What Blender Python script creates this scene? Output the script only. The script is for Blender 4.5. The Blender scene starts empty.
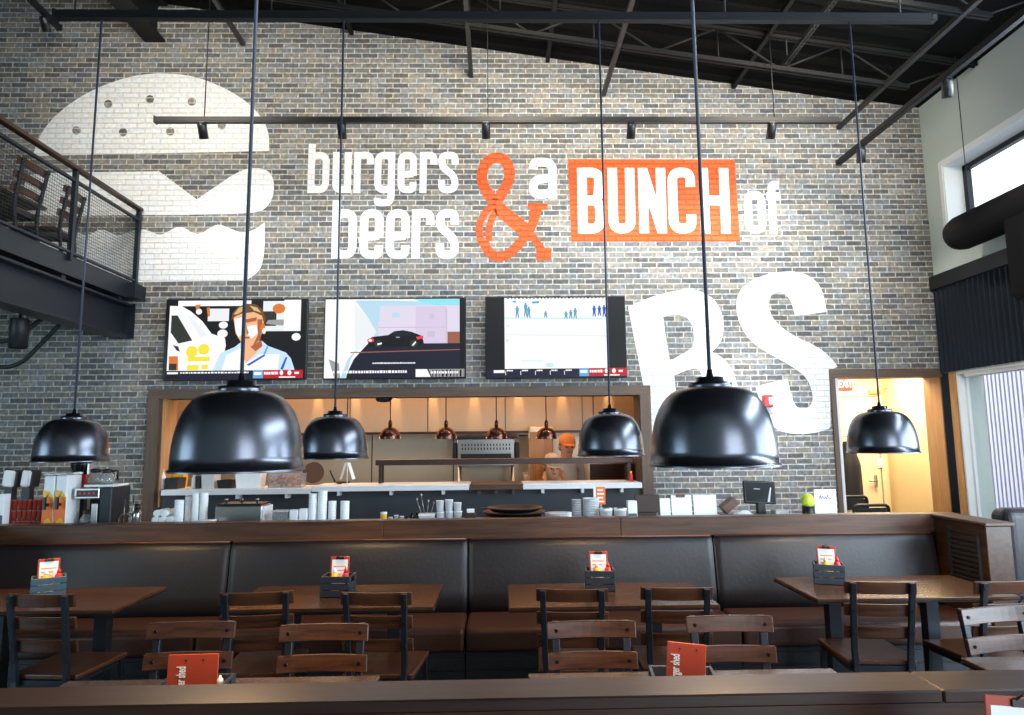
import bpy, math, random
from mathutils import Vector, Matrix
random.seed(7)
scene = bpy.context.scene
COL = scene.collection
PI = math.pi

# ------------------------------------------------------------------ camera
FPX = 673.0
PITCH, YAW, ROLL, EYE = 0.12308, 0.022335, -0.010169, 1.65
_cy, _sy, _cp, _sp = math.cos(YAW), math.sin(YAW), math.cos(PITCH), math.sin(PITCH)
CF = Vector((_sy * _cp, _cy * _cp, _sp))
_rt = Vector((_cy, -_sy, 0))
_up = _rt.cross(CF)
CA = math.cos(ROLL) * _rt + math.sin(ROLL) * _up
CB = -math.sin(ROLL) * _rt + math.cos(ROLL) * _up
camd = bpy.data.cameras.new('camera')
cam = bpy.data.objects.new('camera', camd)
COL.objects.link(cam)
camd.sensor_width = 36.0
camd.lens = 36.0 * FPX / 1024
camd.clip_start = 0.05
camd.clip_end = 200
mw = Matrix((CA, CB, -CF)).transposed().to_4x4()
mw.translation = (0, 0, EYE)
cam.matrix_world = mw
scene.camera = cam


def at(px, py, X=None, Y=None, Z=None):
    """The point of the plane X=, Y= or Z= that the photo shows at a pixel."""
    d = (px - 512) / FPX * CA - (py - 357.5) / FPX * CB + CF
    if X is not None:
        t = X / d.x
    elif Y is not None:
        t = Y / d.y
    else:
        t = (Z - EYE) / d.z
    p = d * t
    p.z += EYE
    return p


# ------------------------------------------------------------------ materials
def new_mat(name):
    m = bpy.data.materials.new(name)
    m.use_nodes = True
    nt = m.node_tree
    return m, nt, nt.nodes['Principled BSDF']


def mat(name, col, rough=0.5, metal=0.0, var=0.0, scale=8.0, bump=0.0, spec=None, emit=0.0, alpha=None, trans=0.0, coat=0.0, stretch=None):
    m, nt, b = new_mat(name)
    c = (*col, 1)
    b.inputs['Base Color'].default_value = c
    b.inputs['Roughness'].default_value = rough
    b.inputs['Metallic'].default_value = metal
    if spec is not None:
        b.inputs['Specular IOR Level'].default_value = spec
    if emit:
        b.inputs['Emission Color'].default_value = c
        b.inputs['Emission Strength'].default_value = emit
    if trans:
        b.inputs['Transmission Weight'].default_value = trans
    if alpha is not None:
        b.inputs['Alpha'].default_value = alpha
    if coat:
        b.inputs['Coat Weight'].default_value = coat
    if var or bump:
        tc = nt.nodes.new('ShaderNodeTexCoord')
        no = nt.nodes.new('ShaderNodeTexNoise')
        no.inputs['Scale'].default_value = scale
        no.inputs['Detail'].default_value = 5
        src = tc.outputs['Object']
        if stretch:
            mp = nt.nodes.new('ShaderNodeMapping')
            mp.inputs['Scale'].default_value = stretch
            nt.links.new(src, mp.inputs['Vector'])
            src = mp.outputs['Vector']
        nt.links.new(src, no.inputs['Vector'])
        if var:
            mx = nt.nodes.new('ShaderNodeMix')
            mx.data_type = 'RGBA'
            mx.inputs[6].default_value = tuple(max(0, v * (1 - var)) for v in col) + (1,)
            mx.inputs[7].default_value = tuple(min(1, v * (1 + var)) for v in col) + (1,)
            nt.links.new(no.outputs['Fac'], mx.inputs[0])
            nt.links.new(mx.outputs[2], b.inputs['Base Color'])
        if bump:
            bp = nt.nodes.new('ShaderNodeBump')
            bp.inputs['Strength'].default_value = bump
            bp.inputs['Distance'].default_value = 0.01
            nt.links.new(no.outputs['Fac'], bp.inputs['Height'])
            nt.links.new(bp.outputs['Normal'], b.inputs['Normal'])
    return m


def wood(name, dark, light, rough=0.4, axis='X', scale=1.0, spec=0.5, coat=0.0):
    """Grain streaks running along AXIS."""
    m, nt, b = new_mat(name)
    tc = nt.nodes.new('ShaderNodeTexCoord')
    mp = nt.nodes.new('ShaderNodeMapping')
    s = [22 * scale] * 3
    s['XYZ'.index(axis)] = 1.3 * scale
    mp.inputs['Scale'].default_value = s
    nt.links.new(tc.outputs['Object'], mp.inputs['Vector'])
    no = nt.nodes.new('ShaderNodeTexNoise')
    no.inputs['Scale'].default_value = 1.6
    no.inputs['Detail'].default_value = 7
    no.inputs['Roughness'].default_value = 0.65
    no.inputs['Distortion'].default_value = 0.6
    nt.links.new(mp.outputs['Vector'], no.inputs['Vector'])
    cr = nt.nodes.new('ShaderNodeValToRGB')
    cr.color_ramp.elements[0].position = 0.33
    cr.color_ramp.elements[0].color = (*dark, 1)
    cr.color_ramp.elements[1].position = 0.68
    cr.color_ramp.elements[1].color = (*light, 1)
    nt.links.new(no.outputs['Fac'], cr.inputs['Fac'])
    nt.links.new(cr.outputs['Color'], b.inputs['Base Color'])
    bp = nt.nodes.new('ShaderNodeBump')
    bp.inputs['Strength'].default_value = 0.12
    bp.inputs['Distance'].default_value = 0.004
    nt.links.new(no.outputs['Fac'], bp.inputs['Height'])
    nt.links.new(bp.outputs['Normal'], b.inputs['Normal'])
    b.inputs['Roughness'].default_value = rough
    b.inputs['Specular IOR Level'].default_value = spec
    b.inputs['Coat Weight'].default_value = coat
    b.inputs['Coat Roughness'].default_value = 0.15
    return m


def brick(name, c1, c2, mortar, paint=None, paint_fac=0.0, rough=0.85):
    """Running-bond brick in the wall's own X and Z; a coat of PAINT keeps the joints and the relief."""
    m, nt, b = new_mat(name)
    geo = nt.nodes.new('ShaderNodeNewGeometry')
    sp = nt.nodes.new('ShaderNodeSeparateXYZ')
    cb = nt.nodes.new('ShaderNodeCombineXYZ')
    nt.links.new(geo.outputs['Position'], sp.inputs[0])
    nt.links.new(sp.outputs['X'], cb.inputs['X'])
    nt.links.new(sp.outputs['Z'], cb.inputs['Y'])
    # a little waviness of the edges
    nz = nt.nodes.new('ShaderNodeTexNoise')
    nz.inputs['Scale'].default_value = 14
    nt.links.new(cb.outputs[0], nz.inputs['Vector'])
    vm = nt.nodes.new('ShaderNodeVectorMath')
    vm.operation = 'MULTIPLY_ADD'
    vm.inputs[1].default_value = (0.006, 0.006, 0)
    nt.links.new(nz.outputs['Color'], vm.inputs[0])
    nt.links.new(cb.outputs[0], vm.inputs[2])
    br = nt.nodes.new('ShaderNodeTexBrick')
    br.offset = 0.5
    br.inputs['Color1'].default_value = (*c1, 1)
    br.inputs['Color2'].default_value = (*c2, 1)
    br.inputs['Mortar'].default_value = (*mortar, 1)
    br.inputs['Scale'].default_value = 1.0
    br.inputs['Mortar Size'].default_value = 0.0082
    br.inputs['Mortar Smooth'].default_value = 0.45
    br.inputs['Bias'].default_value = 0.0
    br.inputs['Brick Width'].default_value = 0.177
    br.inputs['Row Height'].default_value = 0.0598
    nt.links.new(vm.outputs[0], br.inputs['Vector'])
    # mottled faces
    n2 = nt.nodes.new('ShaderNodeTexNoise')
    n2.inputs['Scale'].default_value = 26
    n2.inputs['Detail'].default_value = 6
    nt.links.new(cb.outputs[0], n2.inputs['Vector'])
    mr = nt.nodes.new('ShaderNodeMapRange')
    mr.inputs['From Min'].default_value = 0.3
    mr.inputs['From Max'].default_value = 0.7
    mr.inputs['To Min'].default_value = 0.66
    mr.inputs['To Max'].default_value = 1.38
    nt.links.new(n2.outputs['Fac'], mr.inputs['Value'])
    mx = nt.nodes.new('ShaderNodeMix')
    mx.data_type = 'RGBA'
    mx.blend_type = 'MULTIPLY'
    mx.inputs[0].default_value = 1.0
    nt.links.new(br.outputs['Color'], mx.inputs[6])
    nt.links.new(mr.outputs['Result'], mx.inputs[7])
    out = mx.outputs[2]
    # brown and blue grey batches of brick
    n3 = nt.nodes.new('ShaderNodeTexNoise')
    n3.inputs['Scale'].default_value = 6.5
    n3.inputs['Detail'].default_value = 3
    nt.links.new(cb.outputs[0], n3.inputs['Vector'])
    cr = nt.nodes.new('ShaderNodeValToRGB')
    cr.color_ramp.elements[0].position = .38
    cr.color_ramp.elements[0].color = (.93, .985, 1.07, 1)
    cr.color_ramp.elements[1].position = .62
    cr.color_ramp.elements[1].color = (1.06, 1.0, .92, 1)
    nt.links.new(n3.outputs['Fac'], cr.inputs['Fac'])
    m2 = nt.nodes.new('ShaderNodeMix')
    m2.data_type = 'RGBA'
    m2.blend_type = 'MULTIPLY'
    m2.inputs[0].default_value = 1.0
    nt.links.new(out, m2.inputs[6])
    nt.links.new(cr.outputs['Color'], m2.inputs[7])
    out = m2.outputs[2]
    if paint is not None:
        pm = nt.nodes.new('ShaderNodeMix')
        pm.data_type = 'RGBA'
        pm.inputs[0].default_value = paint_fac
        nt.links.new(out, pm.inputs[6])
        pm.inputs[7].default_value = (*paint, 1)
        out = pm.outputs[2]
    nt.links.new(out, b.inputs['Base Color'])
    inv = nt.nodes.new('ShaderNodeMath')
    inv.operation = 'SUBTRACT'
    inv.inputs[0].default_value = 1.0
    nt.links.new(br.outputs['Fac'], inv.inputs[1])
    ad = nt.nodes.new('ShaderNodeMath')
    ad.operation = 'MULTIPLY_ADD'
    nt.links.new(n2.outputs['Fac'], ad.inputs[0])
    ad.inputs[1].default_value = 0.25
    nt.links.new(inv.outputs[0], ad.inputs[2])
    bp = nt.nodes.new('ShaderNodeBump')
    bp.inputs['Strength'].default_value = 0.75
    bp.inputs['Distance'].default_value = 0.012
    nt.links.new(ad.outputs[0], bp.inputs['Height'])
    nt.links.new(bp.outputs['Normal'], b.inputs['Normal'])
    b.inputs['Roughness'].default_value = rough
    b.inputs['Specular IOR Level'].default_value = 0.25
    return m


M = {}
M['brick'] = brick('brick', (0.098, 0.098, 0.100), (0.255, 0.243, 0.222), (0.46, 0.45, 0.42))
M['white_paint'] = brick('white_paint', (0.60, 0.60, 0.60), (0.78, 0.78, 0.78), (0.42, 0.42, 0.42), (0.88, 0.88, 0.88), 0.62, 0.6)
M['thin_white_paint'] = brick('thin_white_paint', (0.30, 0.30, 0.31), (0.55, 0.55, 0.55), (0.62, 0.62, 0.62), (0.86, 0.86, 0.86), 0.55, 0.6)
M['orange_paint'] = brick('orange_paint', (0.40, 0.06, 0.012), (0.55, 0.095, 0.02), (0.24, 0.03, 0.008), (0.58, 0.085, 0.012), 0.55, 0.6)
M['wood_dark'] = wood('wood_dark', (0.016, 0.0065, 0.003), (0.055, 0.023, 0.010), 0.34)
M['wood_dark_y'] = wood('wood_dark_y', (0.022, 0.009, 0.004), (0.07, 0.030, 0.013), 0.34, 'Y')
M['wood_cap'] = wood('wood_cap', (0.036, 0.014, 0.0065), (0.105, 0.044, 0.020), 0.40)
M['wood_ledge'] = wood('wood_ledge', (0.016, 0.007, 0.0045), (0.038, 0.018, 0.011), 0.34)
M['wood_trim'] = wood('wood_trim', (0.085, 0.050, 0.032), (0.15, 0.092, 0.060), 0.55, 'X')
M['wood_trim_v'] = wood('wood_trim_v', (0.085, 0.050, 0.032), (0.15, 0.092, 0.060), 0.55, 'Z')
M['wood_slat'] = wood('wood_slat', (0.028, 0.010, 0.005), (0.095, 0.034, 0.015), 0.30, 'X', 1.5)
M['wood_seat'] = wood('wood_seat', (0.030, 0.011, 0.005), (0.10, 0.036, 0.016), 0.3, 'Y', 1.5)
M['wood_orange'] = wood('wood_orange', (0.36, 0.17, 0.06), (0.55, 0.28, 0.10), 0.45, 'Z')
M['table_top'] = wood('table_top', (0.030, 0.012, 0.005), (0.085, 0.036, 0.015), 0.24, 'X', 1.0, 0.5, 0.25)
M['leather'] = mat('leather', (0.011, 0.009, 0.0115), 0.45, var=0.25, scale=40, bump=0.15)
M['rim_sheen'] = mat('rim_sheen', (0.16, 0.055, 0.022), 0.4)  # warm reflection along the booth tops, as a colour
M['leather_seat'] = mat('leather_seat', (0.050, 0.020, 0.012), 0.40, var=0.25, scale=40, bump=0.15)
M['black_metal'] = mat('black_metal', (0.016, 0.018, 0.022), 0.45, 0.3)
M['blue_steel'] = mat('blue_steel', (0.014, 0.018, 0.027), 0.42, 0.25, var=0.2, scale=3)
M['chair_metal'] = mat('chair_metal', (0.020, 0.024, 0.032), 0.38, 0.5)
M['bolt'] = mat('bolt', (0.03, 0.028, 0.028), 0.3, 0.8)
M['shade'] = mat('shade', (0.10, 0.105, 0.125), 0.27, 0.95, var=0.1, scale=30, stretch=(1, 1, 8))
M['shade_in'] = mat('shade_in', (0.05, 0.05, 0.055), 0.5)
M['cord'] = mat('cord', (0.045, 0.050, 0.078), 0.5)
M['bulb'] = mat('bulb', (1.0, 0.72, 0.38), 0.4, emit=6)
M['roof'] = mat('roof', (0.0035, 0.0033, 0.0033), 0.9, var=0.3, scale=2, spec=.12)
M['joist'] = mat('joist', (0.006, 0.006, 0.0062), 0.6, spec=.25)
M['strut'] = mat('strut', (0.022, 0.022, 0.022), 0.5, 0.1)
M['track'] = mat('track', (0.006, 0.0065, 0.0075), 0.55, 0.1)
M['plaster'] = mat('plaster', (0.54, 0.60, 0.57), 0.85, var=0.06, scale=1.2)
M['white'] = mat('white', (0.82, 0.82, 0.82), 0.6)
M['reveal'] = mat('reveal', (0.85, 0.87, 0.87), 0.55)
M['cream'] = mat('cream', (0.78, 0.58, 0.30), 0.7, var=0.03, scale=1)
M['cream_pale'] = mat('cream_pale', (0.86, 0.80, 0.62), 0.7)
M['door_cream'] = mat('door_cream', (0.80, 0.63, 0.36), 0.5)
M['corr_dark'] = mat('corr_dark', (0.014, 0.017, 0.024), 0.33, 0.6)
M['purple'] = mat('purple', (0.13, 0.10, 0.26), 0.6)  # shade in the cladding grooves, put into a colour
M['corr_pale'] = mat('corr_pale', (0.80, 0.77, 0.93), 0.45, 0.1)
M['duct'] = mat('duct', (0.006, 0.0058, 0.007), 0.75, spec=0.15)
M['floor'] = mat('floor', (0.035, 0.033, 0.034), 0.4, var=0.3, scale=3)
M['dark_panel'] = mat('dark_panel', (0.018, 0.02, 0.024), 0.5, var=0.2, scale=3)
M['grey_panel'] = mat('grey_panel', (0.05, 0.055, 0.065), 0.5, var=0.25, scale=5)
M['steel'] = mat('steel', (0.42, 0.40, 0.38), 0.28, 0.95, var=0.06, scale=6, stretch=(1, 1, 14))
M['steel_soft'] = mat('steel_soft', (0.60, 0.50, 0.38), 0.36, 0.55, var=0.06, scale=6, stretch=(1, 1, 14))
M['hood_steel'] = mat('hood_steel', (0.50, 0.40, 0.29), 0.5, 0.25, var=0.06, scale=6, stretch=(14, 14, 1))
M['steel_edge'] = mat('steel_edge', (0.85, 0.86, 0.88), 0.4, 0.1)
M['copper'] = mat('copper', (0.13, 0.055, 0.04), 0.25, 0.95)
M['bronze'] = mat('bronze', (0.06, 0.035, 0.03), 0.4, 0.5)
M['black'] = mat('black', (0.008, 0.008, 0.009), 0.4)
M['black_gloss'] = mat('black_gloss', (0.006, 0.006, 0.008), 0.15)
M['dark_brown'] = mat('dark_brown', (0.035, 0.016, 0.010), 0.5)
M['coat'] = mat('coat', (0.010, 0.007, 0.006), 0.8)
M['brown'] = mat('brown', (0.10, 0.045, 0.025), 0.5)
M['red'] = mat('red', (0.60, 0.02, 0.02), 0.4)
M['board_red'] = mat('board_red', (0.38, 0.042, 0.014), 0.5, var=0.2, scale=12)
M['orange'] = mat('orange', (0.85, 0.18, 0.02), 0.5)
M['yellow'] = mat('yellow', (0.90, 0.50, 0.02), 0.4)
M['paper'] = mat('paper', (0.86, 0.85, 0.83), 0.8)
M['paper_grey'] = mat('paper_grey', (0.55, 0.55, 0.56), 0.8)
M['cup_white'] = mat('cup_white', (0.86, 0.87, 0.88), 0.4)
M['crate_black'] = mat('crate_black', (0.018, 0.020, 0.025), 0.55, var=0.3, scale=20)
M['crate_teal'] = mat('crate_teal', (0.045, 0.10, 0.13), 0.55, var=0.3, scale=20)
M['crate_grey'] = mat('crate_grey', (0.045, 0.055, 0.07), 0.55, var=0.3, scale=20)
M['lime'] = mat('lime', (0.62, 0.78, 0.06), 0.4)
M['cloth'] = mat('cloth', (0.75, 0.74, 0.72), 0.9)
M['skin'] = mat('skin', (0.62, 0.30, 0.16), 0.55)
M['shirt'] = mat('shirt', (0.62, 0.55, 0.46), 0.8)
M['shirt_grey'] = mat('shirt_grey', (0.16, 0.13, 0.11), 0.8)
M['trousers'] = mat('trousers', (0.02, 0.02, 0.022), 0.8)
M['cap_orange'] = mat('cap_orange', (0.85, 0.26, 0.06), 0.7)
M['cap_tan'] = mat('cap_tan', (0.62, 0.50, 0.34), 0.7)
M['hair'] = mat('hair', (0.02, 0.012, 0.008), 0.6)
M['rednylon'] = mat('rednylon', (0.55, 0.06, 0.03), 0.25, trans=0.45)
M['clear'] = mat('clear', (0.85, 0.87, 0.88), 0.1, trans=0.85)
def thin_glass(name, tint, gloss=.04):
    m, nt, b = new_mat(name)
    tr = nt.nodes.new('ShaderNodeBsdfTransparent')
    tr.inputs['Color'].default_value = (*tint, 1)
    gl = nt.nodes.new('ShaderNodeBsdfGlossy')
    gl.inputs['Roughness'].default_value = .05
    mx = nt.nodes.new('ShaderNodeMixShader')
    mx.inputs[0].default_value = gloss
    nt.links.new(tr.outputs[0], mx.inputs[1])
    nt.links.new(gl.outputs[0], mx.inputs[2])
    nt.links.new(mx.outputs[0], nt.nodes['Material Output'].inputs['Surface'])
    return m
M['glass'] = thin_glass('glass', (.96, .98, .98))
M['exit_red'] = mat('exit_red', (0.30, 0.006, 0.006), 0.4)
M['exit_letter'] = mat('exit_letter', (1.0, 0.62, 0.45), 0.4, emit=0.5)
M['lens'] = mat('lens', (1.0, 0.86, 0.62), 0.4, emit=5)


def scr(name, col, e=1.0):
    """A patch of a lit television picture."""
    m, nt, b = new_mat(name)
    b.inputs['Base Color'].default_value = (0.01, 0.01, 0.01, 1)
    b.inputs['Roughness'].default_value = 0.5
    b.inputs['Specular IOR Level'].default_value = 0.15
    b.inputs['Emission Color'].default_value = (*col, 1)
    b.inputs['Emission Strength'].default_value = e
    return m


# ------------------------------------------------------------------ mesh helpers
class MB:
    def __init__(self):
        self.v, self.f, self.m, self.s = [], [], [], []

    def add(self, vs, fs, mi=0, smooth=False, T=None):
        o = len(self.v)
        for p in vs:
            p = Vector(p)
            self.v.append(T @ p if T is not None else p)
        for f in fs:
            self.f.append([i + o for i in f])
            self.m.append(mi)
            self.s.append(smooth)
        return self

    def box(self, x0, x1, y0, y1, z0, z1, mi=0, T=None):
        vs = [(x0, y0, z0), (x1, y0, z0), (x1, y1, z0), (x0, y1, z0), (x0, y0, z1), (x1, y0, z1), (x1, y1, z1), (x0, y1, z1)]
        fs = [(0, 3, 2, 1), (4, 5, 6, 7), (0, 1, 5, 4), (1, 2, 6, 5), (2, 3, 7, 6), (3, 0, 4, 7)]
        return self.add(vs, fs, mi, False, T)

    def cbox(self, x0, x1, y0, y1, z0, z1, c=0.01, mi=0, T=None):
        """Box with chamfered edges on all twelve sides."""
        vs, fs, idx = [], [], {}
        X, Y, Z = (x0, x1), (y0, y1), (z0, z1)
        for i in (0, 1):
            for j in (0, 1):
                for k in (0, 1):
                    sx, sy, sz = (1 if i == 0 else -1), (1 if j == 0 else -1), (1 if k == 0 else -1)
                    for a in range(3):
                        p = [X[i] + sx * c, Y[j] + sy * c, Z[k] + sz * c]
                        p[a] = (X[i], Y[j], Z[k])[a]
                        idx[(i, j, k, a)] = len(vs)
                        vs.append(p)
        def g(i, j, k, a): return idx[(i, j, k, a)]
        for s in (0, 1):
            q = [g(s, 0, 0, 0), g(s, 1, 0, 0), g(s, 1, 1, 0), g(s, 0, 1, 0)]
            fs.append(q if s else q[::-1])
            q = [g(0, s, 0, 1), g(0, s, 1, 1), g(1, s, 1, 1), g(1, s, 0, 1)]
            fs.append(q if s else q[::-1])
            q = [g(0, 0, s, 2), g(1, 0, s, 2), g(1, 1, s, 2), g(0, 1, s, 2)]
            fs.append(q if s else q[::-1])
        for s in (0, 1):
            for t in (0, 1):
                fl = s ^ t
                q = [g(s, t, 0, 0), g(s, t, 0, 1), g(s, t, 1, 1), g(s, t, 1, 0)]
                fs.append(q[::-1] if fl else q)
                q = [g(s, 0, t, 0), g(s, 1, t, 0), g(s, 1, t, 2), g(s, 0, t, 2)]
                fs.append(q[::-1] if fl else q)
                q = [g(0, s, t, 1), g(0, s, t, 2), g(1, s, t, 2), g(1, s, t, 1)]
                fs.append(q[::-1] if fl else q)
        for i in (0, 1):
            for j in (0, 1):
                for k in (0, 1):
                    fs.append([g(i, j, k, 0), g(i, j, k, 1), g(i, j, k, 2)])
        return self.add(vs, fs, mi, False, T)

    def tube(self, pts, r, n=10, mi=0, smooth=True, caps=True, T=None):
        pts = [Vector(p) for p in pts]
        rs = r if isinstance(r, (list, tuple)) else [r] * len(pts)
        vs, fs = [], []
        for i, p in enumerate(pts):
            d = (pts[min(i + 1, len(pts) - 1)] - pts[max(i - 1, 0)]).normalized()
            a = d.cross(Vector((0, 0, 1)) if abs(d.z) < 0.9 else Vector((1, 0, 0))).normalized()
            b = d.cross(a)
            for k in range(n):
                t = 2 * PI * k / n
                vs.append(p + rs[i] * (math.cos(t) * a + math.sin(t) * b))
        for i in range(len(pts) - 1):
            for k in range(n):
                fs.append((i * n + k, i * n + (k + 1) % n, (i + 1) * n + (k + 1) % n, (i + 1) * n + k))
        self.add(vs, fs, mi, smooth, T)
        if caps:
            o = len(self.v) - len(vs)
            self.f.append([o + k for k in range(n)][::-1]); self.m.append(mi); self.s.append(False)
            e = o + (len(pts) - 1) * n
            self.f.append([e + k for k in range(n)]); self.m.append(mi); self.s.append(False)
        return self

    def lathe(self, prof, c=(0, 0, 0), n=24, mi=0, smooth=True, T=None):
        """PROF: (radius, z) from one end to the other, turned about Z through C."""
        vs, fs, rings = [], [], []
        for r, z in prof:
            if r < 1e-6:
                rings.append([len(vs)]); vs.append((c[0], c[1], c[2] + z))
            else:
                rings.append(list(range(len(vs), len(vs) + n)))
                for k in range(n):
                    t = 2 * PI * k / n
                    vs.append((c[0] + r * math.cos(t), c[1] + r * math.sin(t), c[2] + z))
        for a, b in zip(rings, rings[1:]):
            for k in range(n):
                k2 = (k + 1) % n
                if len(a) == 1 and len(b) > 1:
                    fs.append((a[0], b[k2], b[k]))
                elif len(b) == 1 and len(a) > 1:
                    fs.append((a[k], a[k2], b[0]))
                elif len(a) > 1:
                    fs.append((a[k], a[k2], b[k2], b[k]))
        return self.add(vs, fs, mi, smooth, T)

    def prism(self, poly, fn, d0, d1, mi=0):
        """A plane outline POLY carried by FN(u, v, d) and given the thickness d0..d1."""
        n = len(poly)
        vs = [fn(u, v, d0) for u, v in poly] + [fn(u, v, d1) for u, v in poly]
        fs = [list(range(n))[::-1], list(range(n, 2 * n))] + [(i, (i + 1) % n, n + (i + 1) % n, n + i) for i in range(n)]
        return self.add(vs, fs, mi)

    def build(self, name, mats, parent=None, bevel=0.0, seg=2, sub=0):
        me = bpy.data.meshes.new(name)
        me.from_pydata(self.v, [], self.f)
        if not isinstance(mats, (list, tuple)):
            mats = [mats]
        for m in mats:
            me.materials.append(M[m] if isinstance(m, str) else m)
        for p, mi, s in zip(me.polygons, self.m, self.s):
            p.material_index = mi
            p.use_smooth = s
        me.update()
        o = bpy.data.objects.new(name, me)
        COL.objects.link(o)
        if parent is not None:
            o.parent = parent
        if bevel:
            md = o.modifiers.new('bevel', 'BEVEL')
            md.width = bevel
            md.segments = seg
            md.limit_method = 'ANGLE'
            md.angle_limit = 0.7
        if sub:
            md = o.modifiers.new('subsurf', 'SUBSURF')
            md.levels = md.render_levels = sub
        return o


def tag(o, label, cat, group=None, kind=None):
    o['label'] = label
    o['category'] = cat
    if group:
        o['group'] = group
    if kind:
        o['kind'] = kind
    return o


def thing(name, label, cat, loc=(0, 0, 0), rz=0.0, group=None):
    o = bpy.data.objects.new(name, None)
    o.empty_display_size = 0.1
    COL.objects.link(o)
    o.location = loc
    o.rotation_euler = (0, 0, rz)
    return tag(o, label, cat, group)


def struct(o, label, cat):
    return tag(o, label, cat, None, 'structure')


KIDS = {}


def dup(o, loc=None, rz=None, label=None, parent=None, group=None, rot=None):
    c = o.copy()
    COL.objects.link(c)
    if parent is not None:
        c.parent = parent
    if loc is not None:
        c.location = loc
    if rz is not None:
        c.rotation_euler = (0, 0, rz)
    if rot is not None:
        c.rotation_euler = rot
    if label:
        c['label'] = label
    if group:
        c['group'] = group
    for ch in list(o.children):
        dup(ch, parent=c)
    return c


def text_mesh(name, s, size, material, parent, T, extrude=0.0005, sx=1.0, bold=0.0, align='CENTER'):
    cu = bpy.data.curves.new(name, 'FONT')
    cu.body = s
    cu.size = size
    cu.extrude = extrude
    cu.offset = bold
    cu.align_x = align
    cu.align_y = 'CENTER'
    tmp = bpy.data.objects.new(name + '_tmp', cu)
    COL.objects.link(tmp)
    bpy.context.view_layer.update()
    me = bpy.data.meshes.new_from_object(tmp.evaluated_get(bpy.context.evaluated_depsgraph_get()))
    bpy.data.objects.remove(tmp)
    me.transform(T @ Matrix.Diagonal((sx, 1, 1, 1)))
    me.materials.clear()
    me.materials.append(M[material])
    o = bpy.data.objects.new(name, me)
    COL.objects.link(o)
    if parent is not None:
        o.parent = parent
    return o


def smooth_closed(pts, it=2):
    for _ in range(it):
        q = []
        for i, p in enumerate(pts):
            n = pts[(i + 1) % len(pts)]
            q.append((p[0] * 0.75 + n[0] * 0.25, p[1] * 0.75 + n[1] * 0.25))
            q.append((p[0] * 0.25 + n[0] * 0.75, p[1] * 0.25 + n[1] * 0.75))
        pts = q
    return pts


def catmull(pts, n=6):
    out = []
    for i in range(len(pts) - 1):
        p0, p1, p2, p3 = pts[max(i - 1, 0)], pts[i], pts[i + 1], pts[min(i + 2, len(pts) - 1)]
        for k in range(n):
            t = k / n
            out.append(tuple(0.5 * (2 * b + (c - a) * t + (2 * a - 5 * b + 4 * c - d) * t * t + (3 * b - a - 3 * c + d) * t ** 3) for a, b, c, d in zip(p0, p1, p2, p3)))
    out.append(tuple(pts[-1]))
    return out


def round_path(pts, r, n=6):
    """A polyline with its inner corners rounded."""
    out = [pts[0]]
    for a, b, c in zip(pts, pts[1:], pts[2:]):
        va, vc = Vector(a) - Vector(b), Vector(c) - Vector(b)
        rr = min(r, va.length * 0.5, vc.length * 0.5)
        p, q = Vector(b) + va.normalized() * rr, Vector(b) + vc.normalized() * rr
        for k in range(n + 1):
            t = k / n
            out.append(tuple((1 - t) ** 2 * p + 2 * t * (1 - t) * Vector(b) + t * t * q))
    out.append(pts[-1])
    res = [out[0]]
    for q in out[1:]:
        if (Vector(q) - Vector(res[-1])).length > 1e-3:
            res.append(q)
    return res


def ribbon(pts, w):
    """Quads of a flat stroke of width W (number or one per point)."""
    n = len(pts)
    ws = w if isinstance(w, (list, tuple)) else [w] * n
    L, Rr = [], []
    for i in range(n):
        a, b = Vector(pts[max(i - 1, 0)]), Vector(pts[min(i + 1, n - 1)])
        d = (b - a).normalized()
        nrm = Vector((-d.y, d.x)) * ws[i] / 2
        if 0 < i < n - 1:
            d1 = (Vector(pts[i]) - a).normalized()
            d2 = (b - Vector(pts[i])).normalized()
            cs = max(0.5, math.sqrt(max(0.0, (1 + d1.dot(d2)) / 2)))
            nrm /= cs
        L.append(tuple(Vector(pts[i]) + nrm))
        Rr.append(tuple(Vector(pts[i]) - nrm))
    return [[L[i], L[i + 1], Rr[i + 1], Rr[i]] for i in range(n - 1)]
# ================================================================== THE SHELL
YW = 7.2            # face of the brick wall
XR = 4.85           # face of the window wall
def roof_z(x): return 5.39 + (4.84 - x) * 0.148

# floor
struct(MB().box(-9, XR + 3, -3, 14, -0.1, 0).build('floor', 'floor'), 'dark restaurant floor between the tables', 'floor')

# back wall of brick, cut for the kitchen pass and the corridor
KX0, KX1, KZ0, KZ1 = -3.58, 1.56, 0.0, 2.18
DX0, DZ1 = 3.65, 2.33
w = MB()
def wall_piece(x0, x1, z0, z1, top=False):
    za, zb = (roof_z(x0), roof_z(x1)) if top else (z1, z1)
    vs = [(x0, YW, z0), (x1, YW, z0), (x1, YW + 0.28, z0), (x0, YW + 0.28, z0), (x0, YW, za), (x1, YW, zb), (x1, YW + 0.28, zb), (x0, YW + 0.28, za)]
    w.add(vs, [(0, 3, 2, 1), (4, 5, 6, 7), (0, 1, 5, 4), (1, 2, 6, 5), (2, 3, 7, 6), (3, 0, 4, 7)])
wall_piece(-9, KX0, 0, 0, True)
wall_piece(KX0, KX1, KZ1, 0, True)
wall_piece(KX1, DX0, 0, 0, True)
wall_piece(DX0, XR + 0.3, DZ1, 0, True)
struct(w.build('wall_back', 'brick'), 'tall wall of mottled grey brick with white painted lettering', 'wall')

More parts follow.
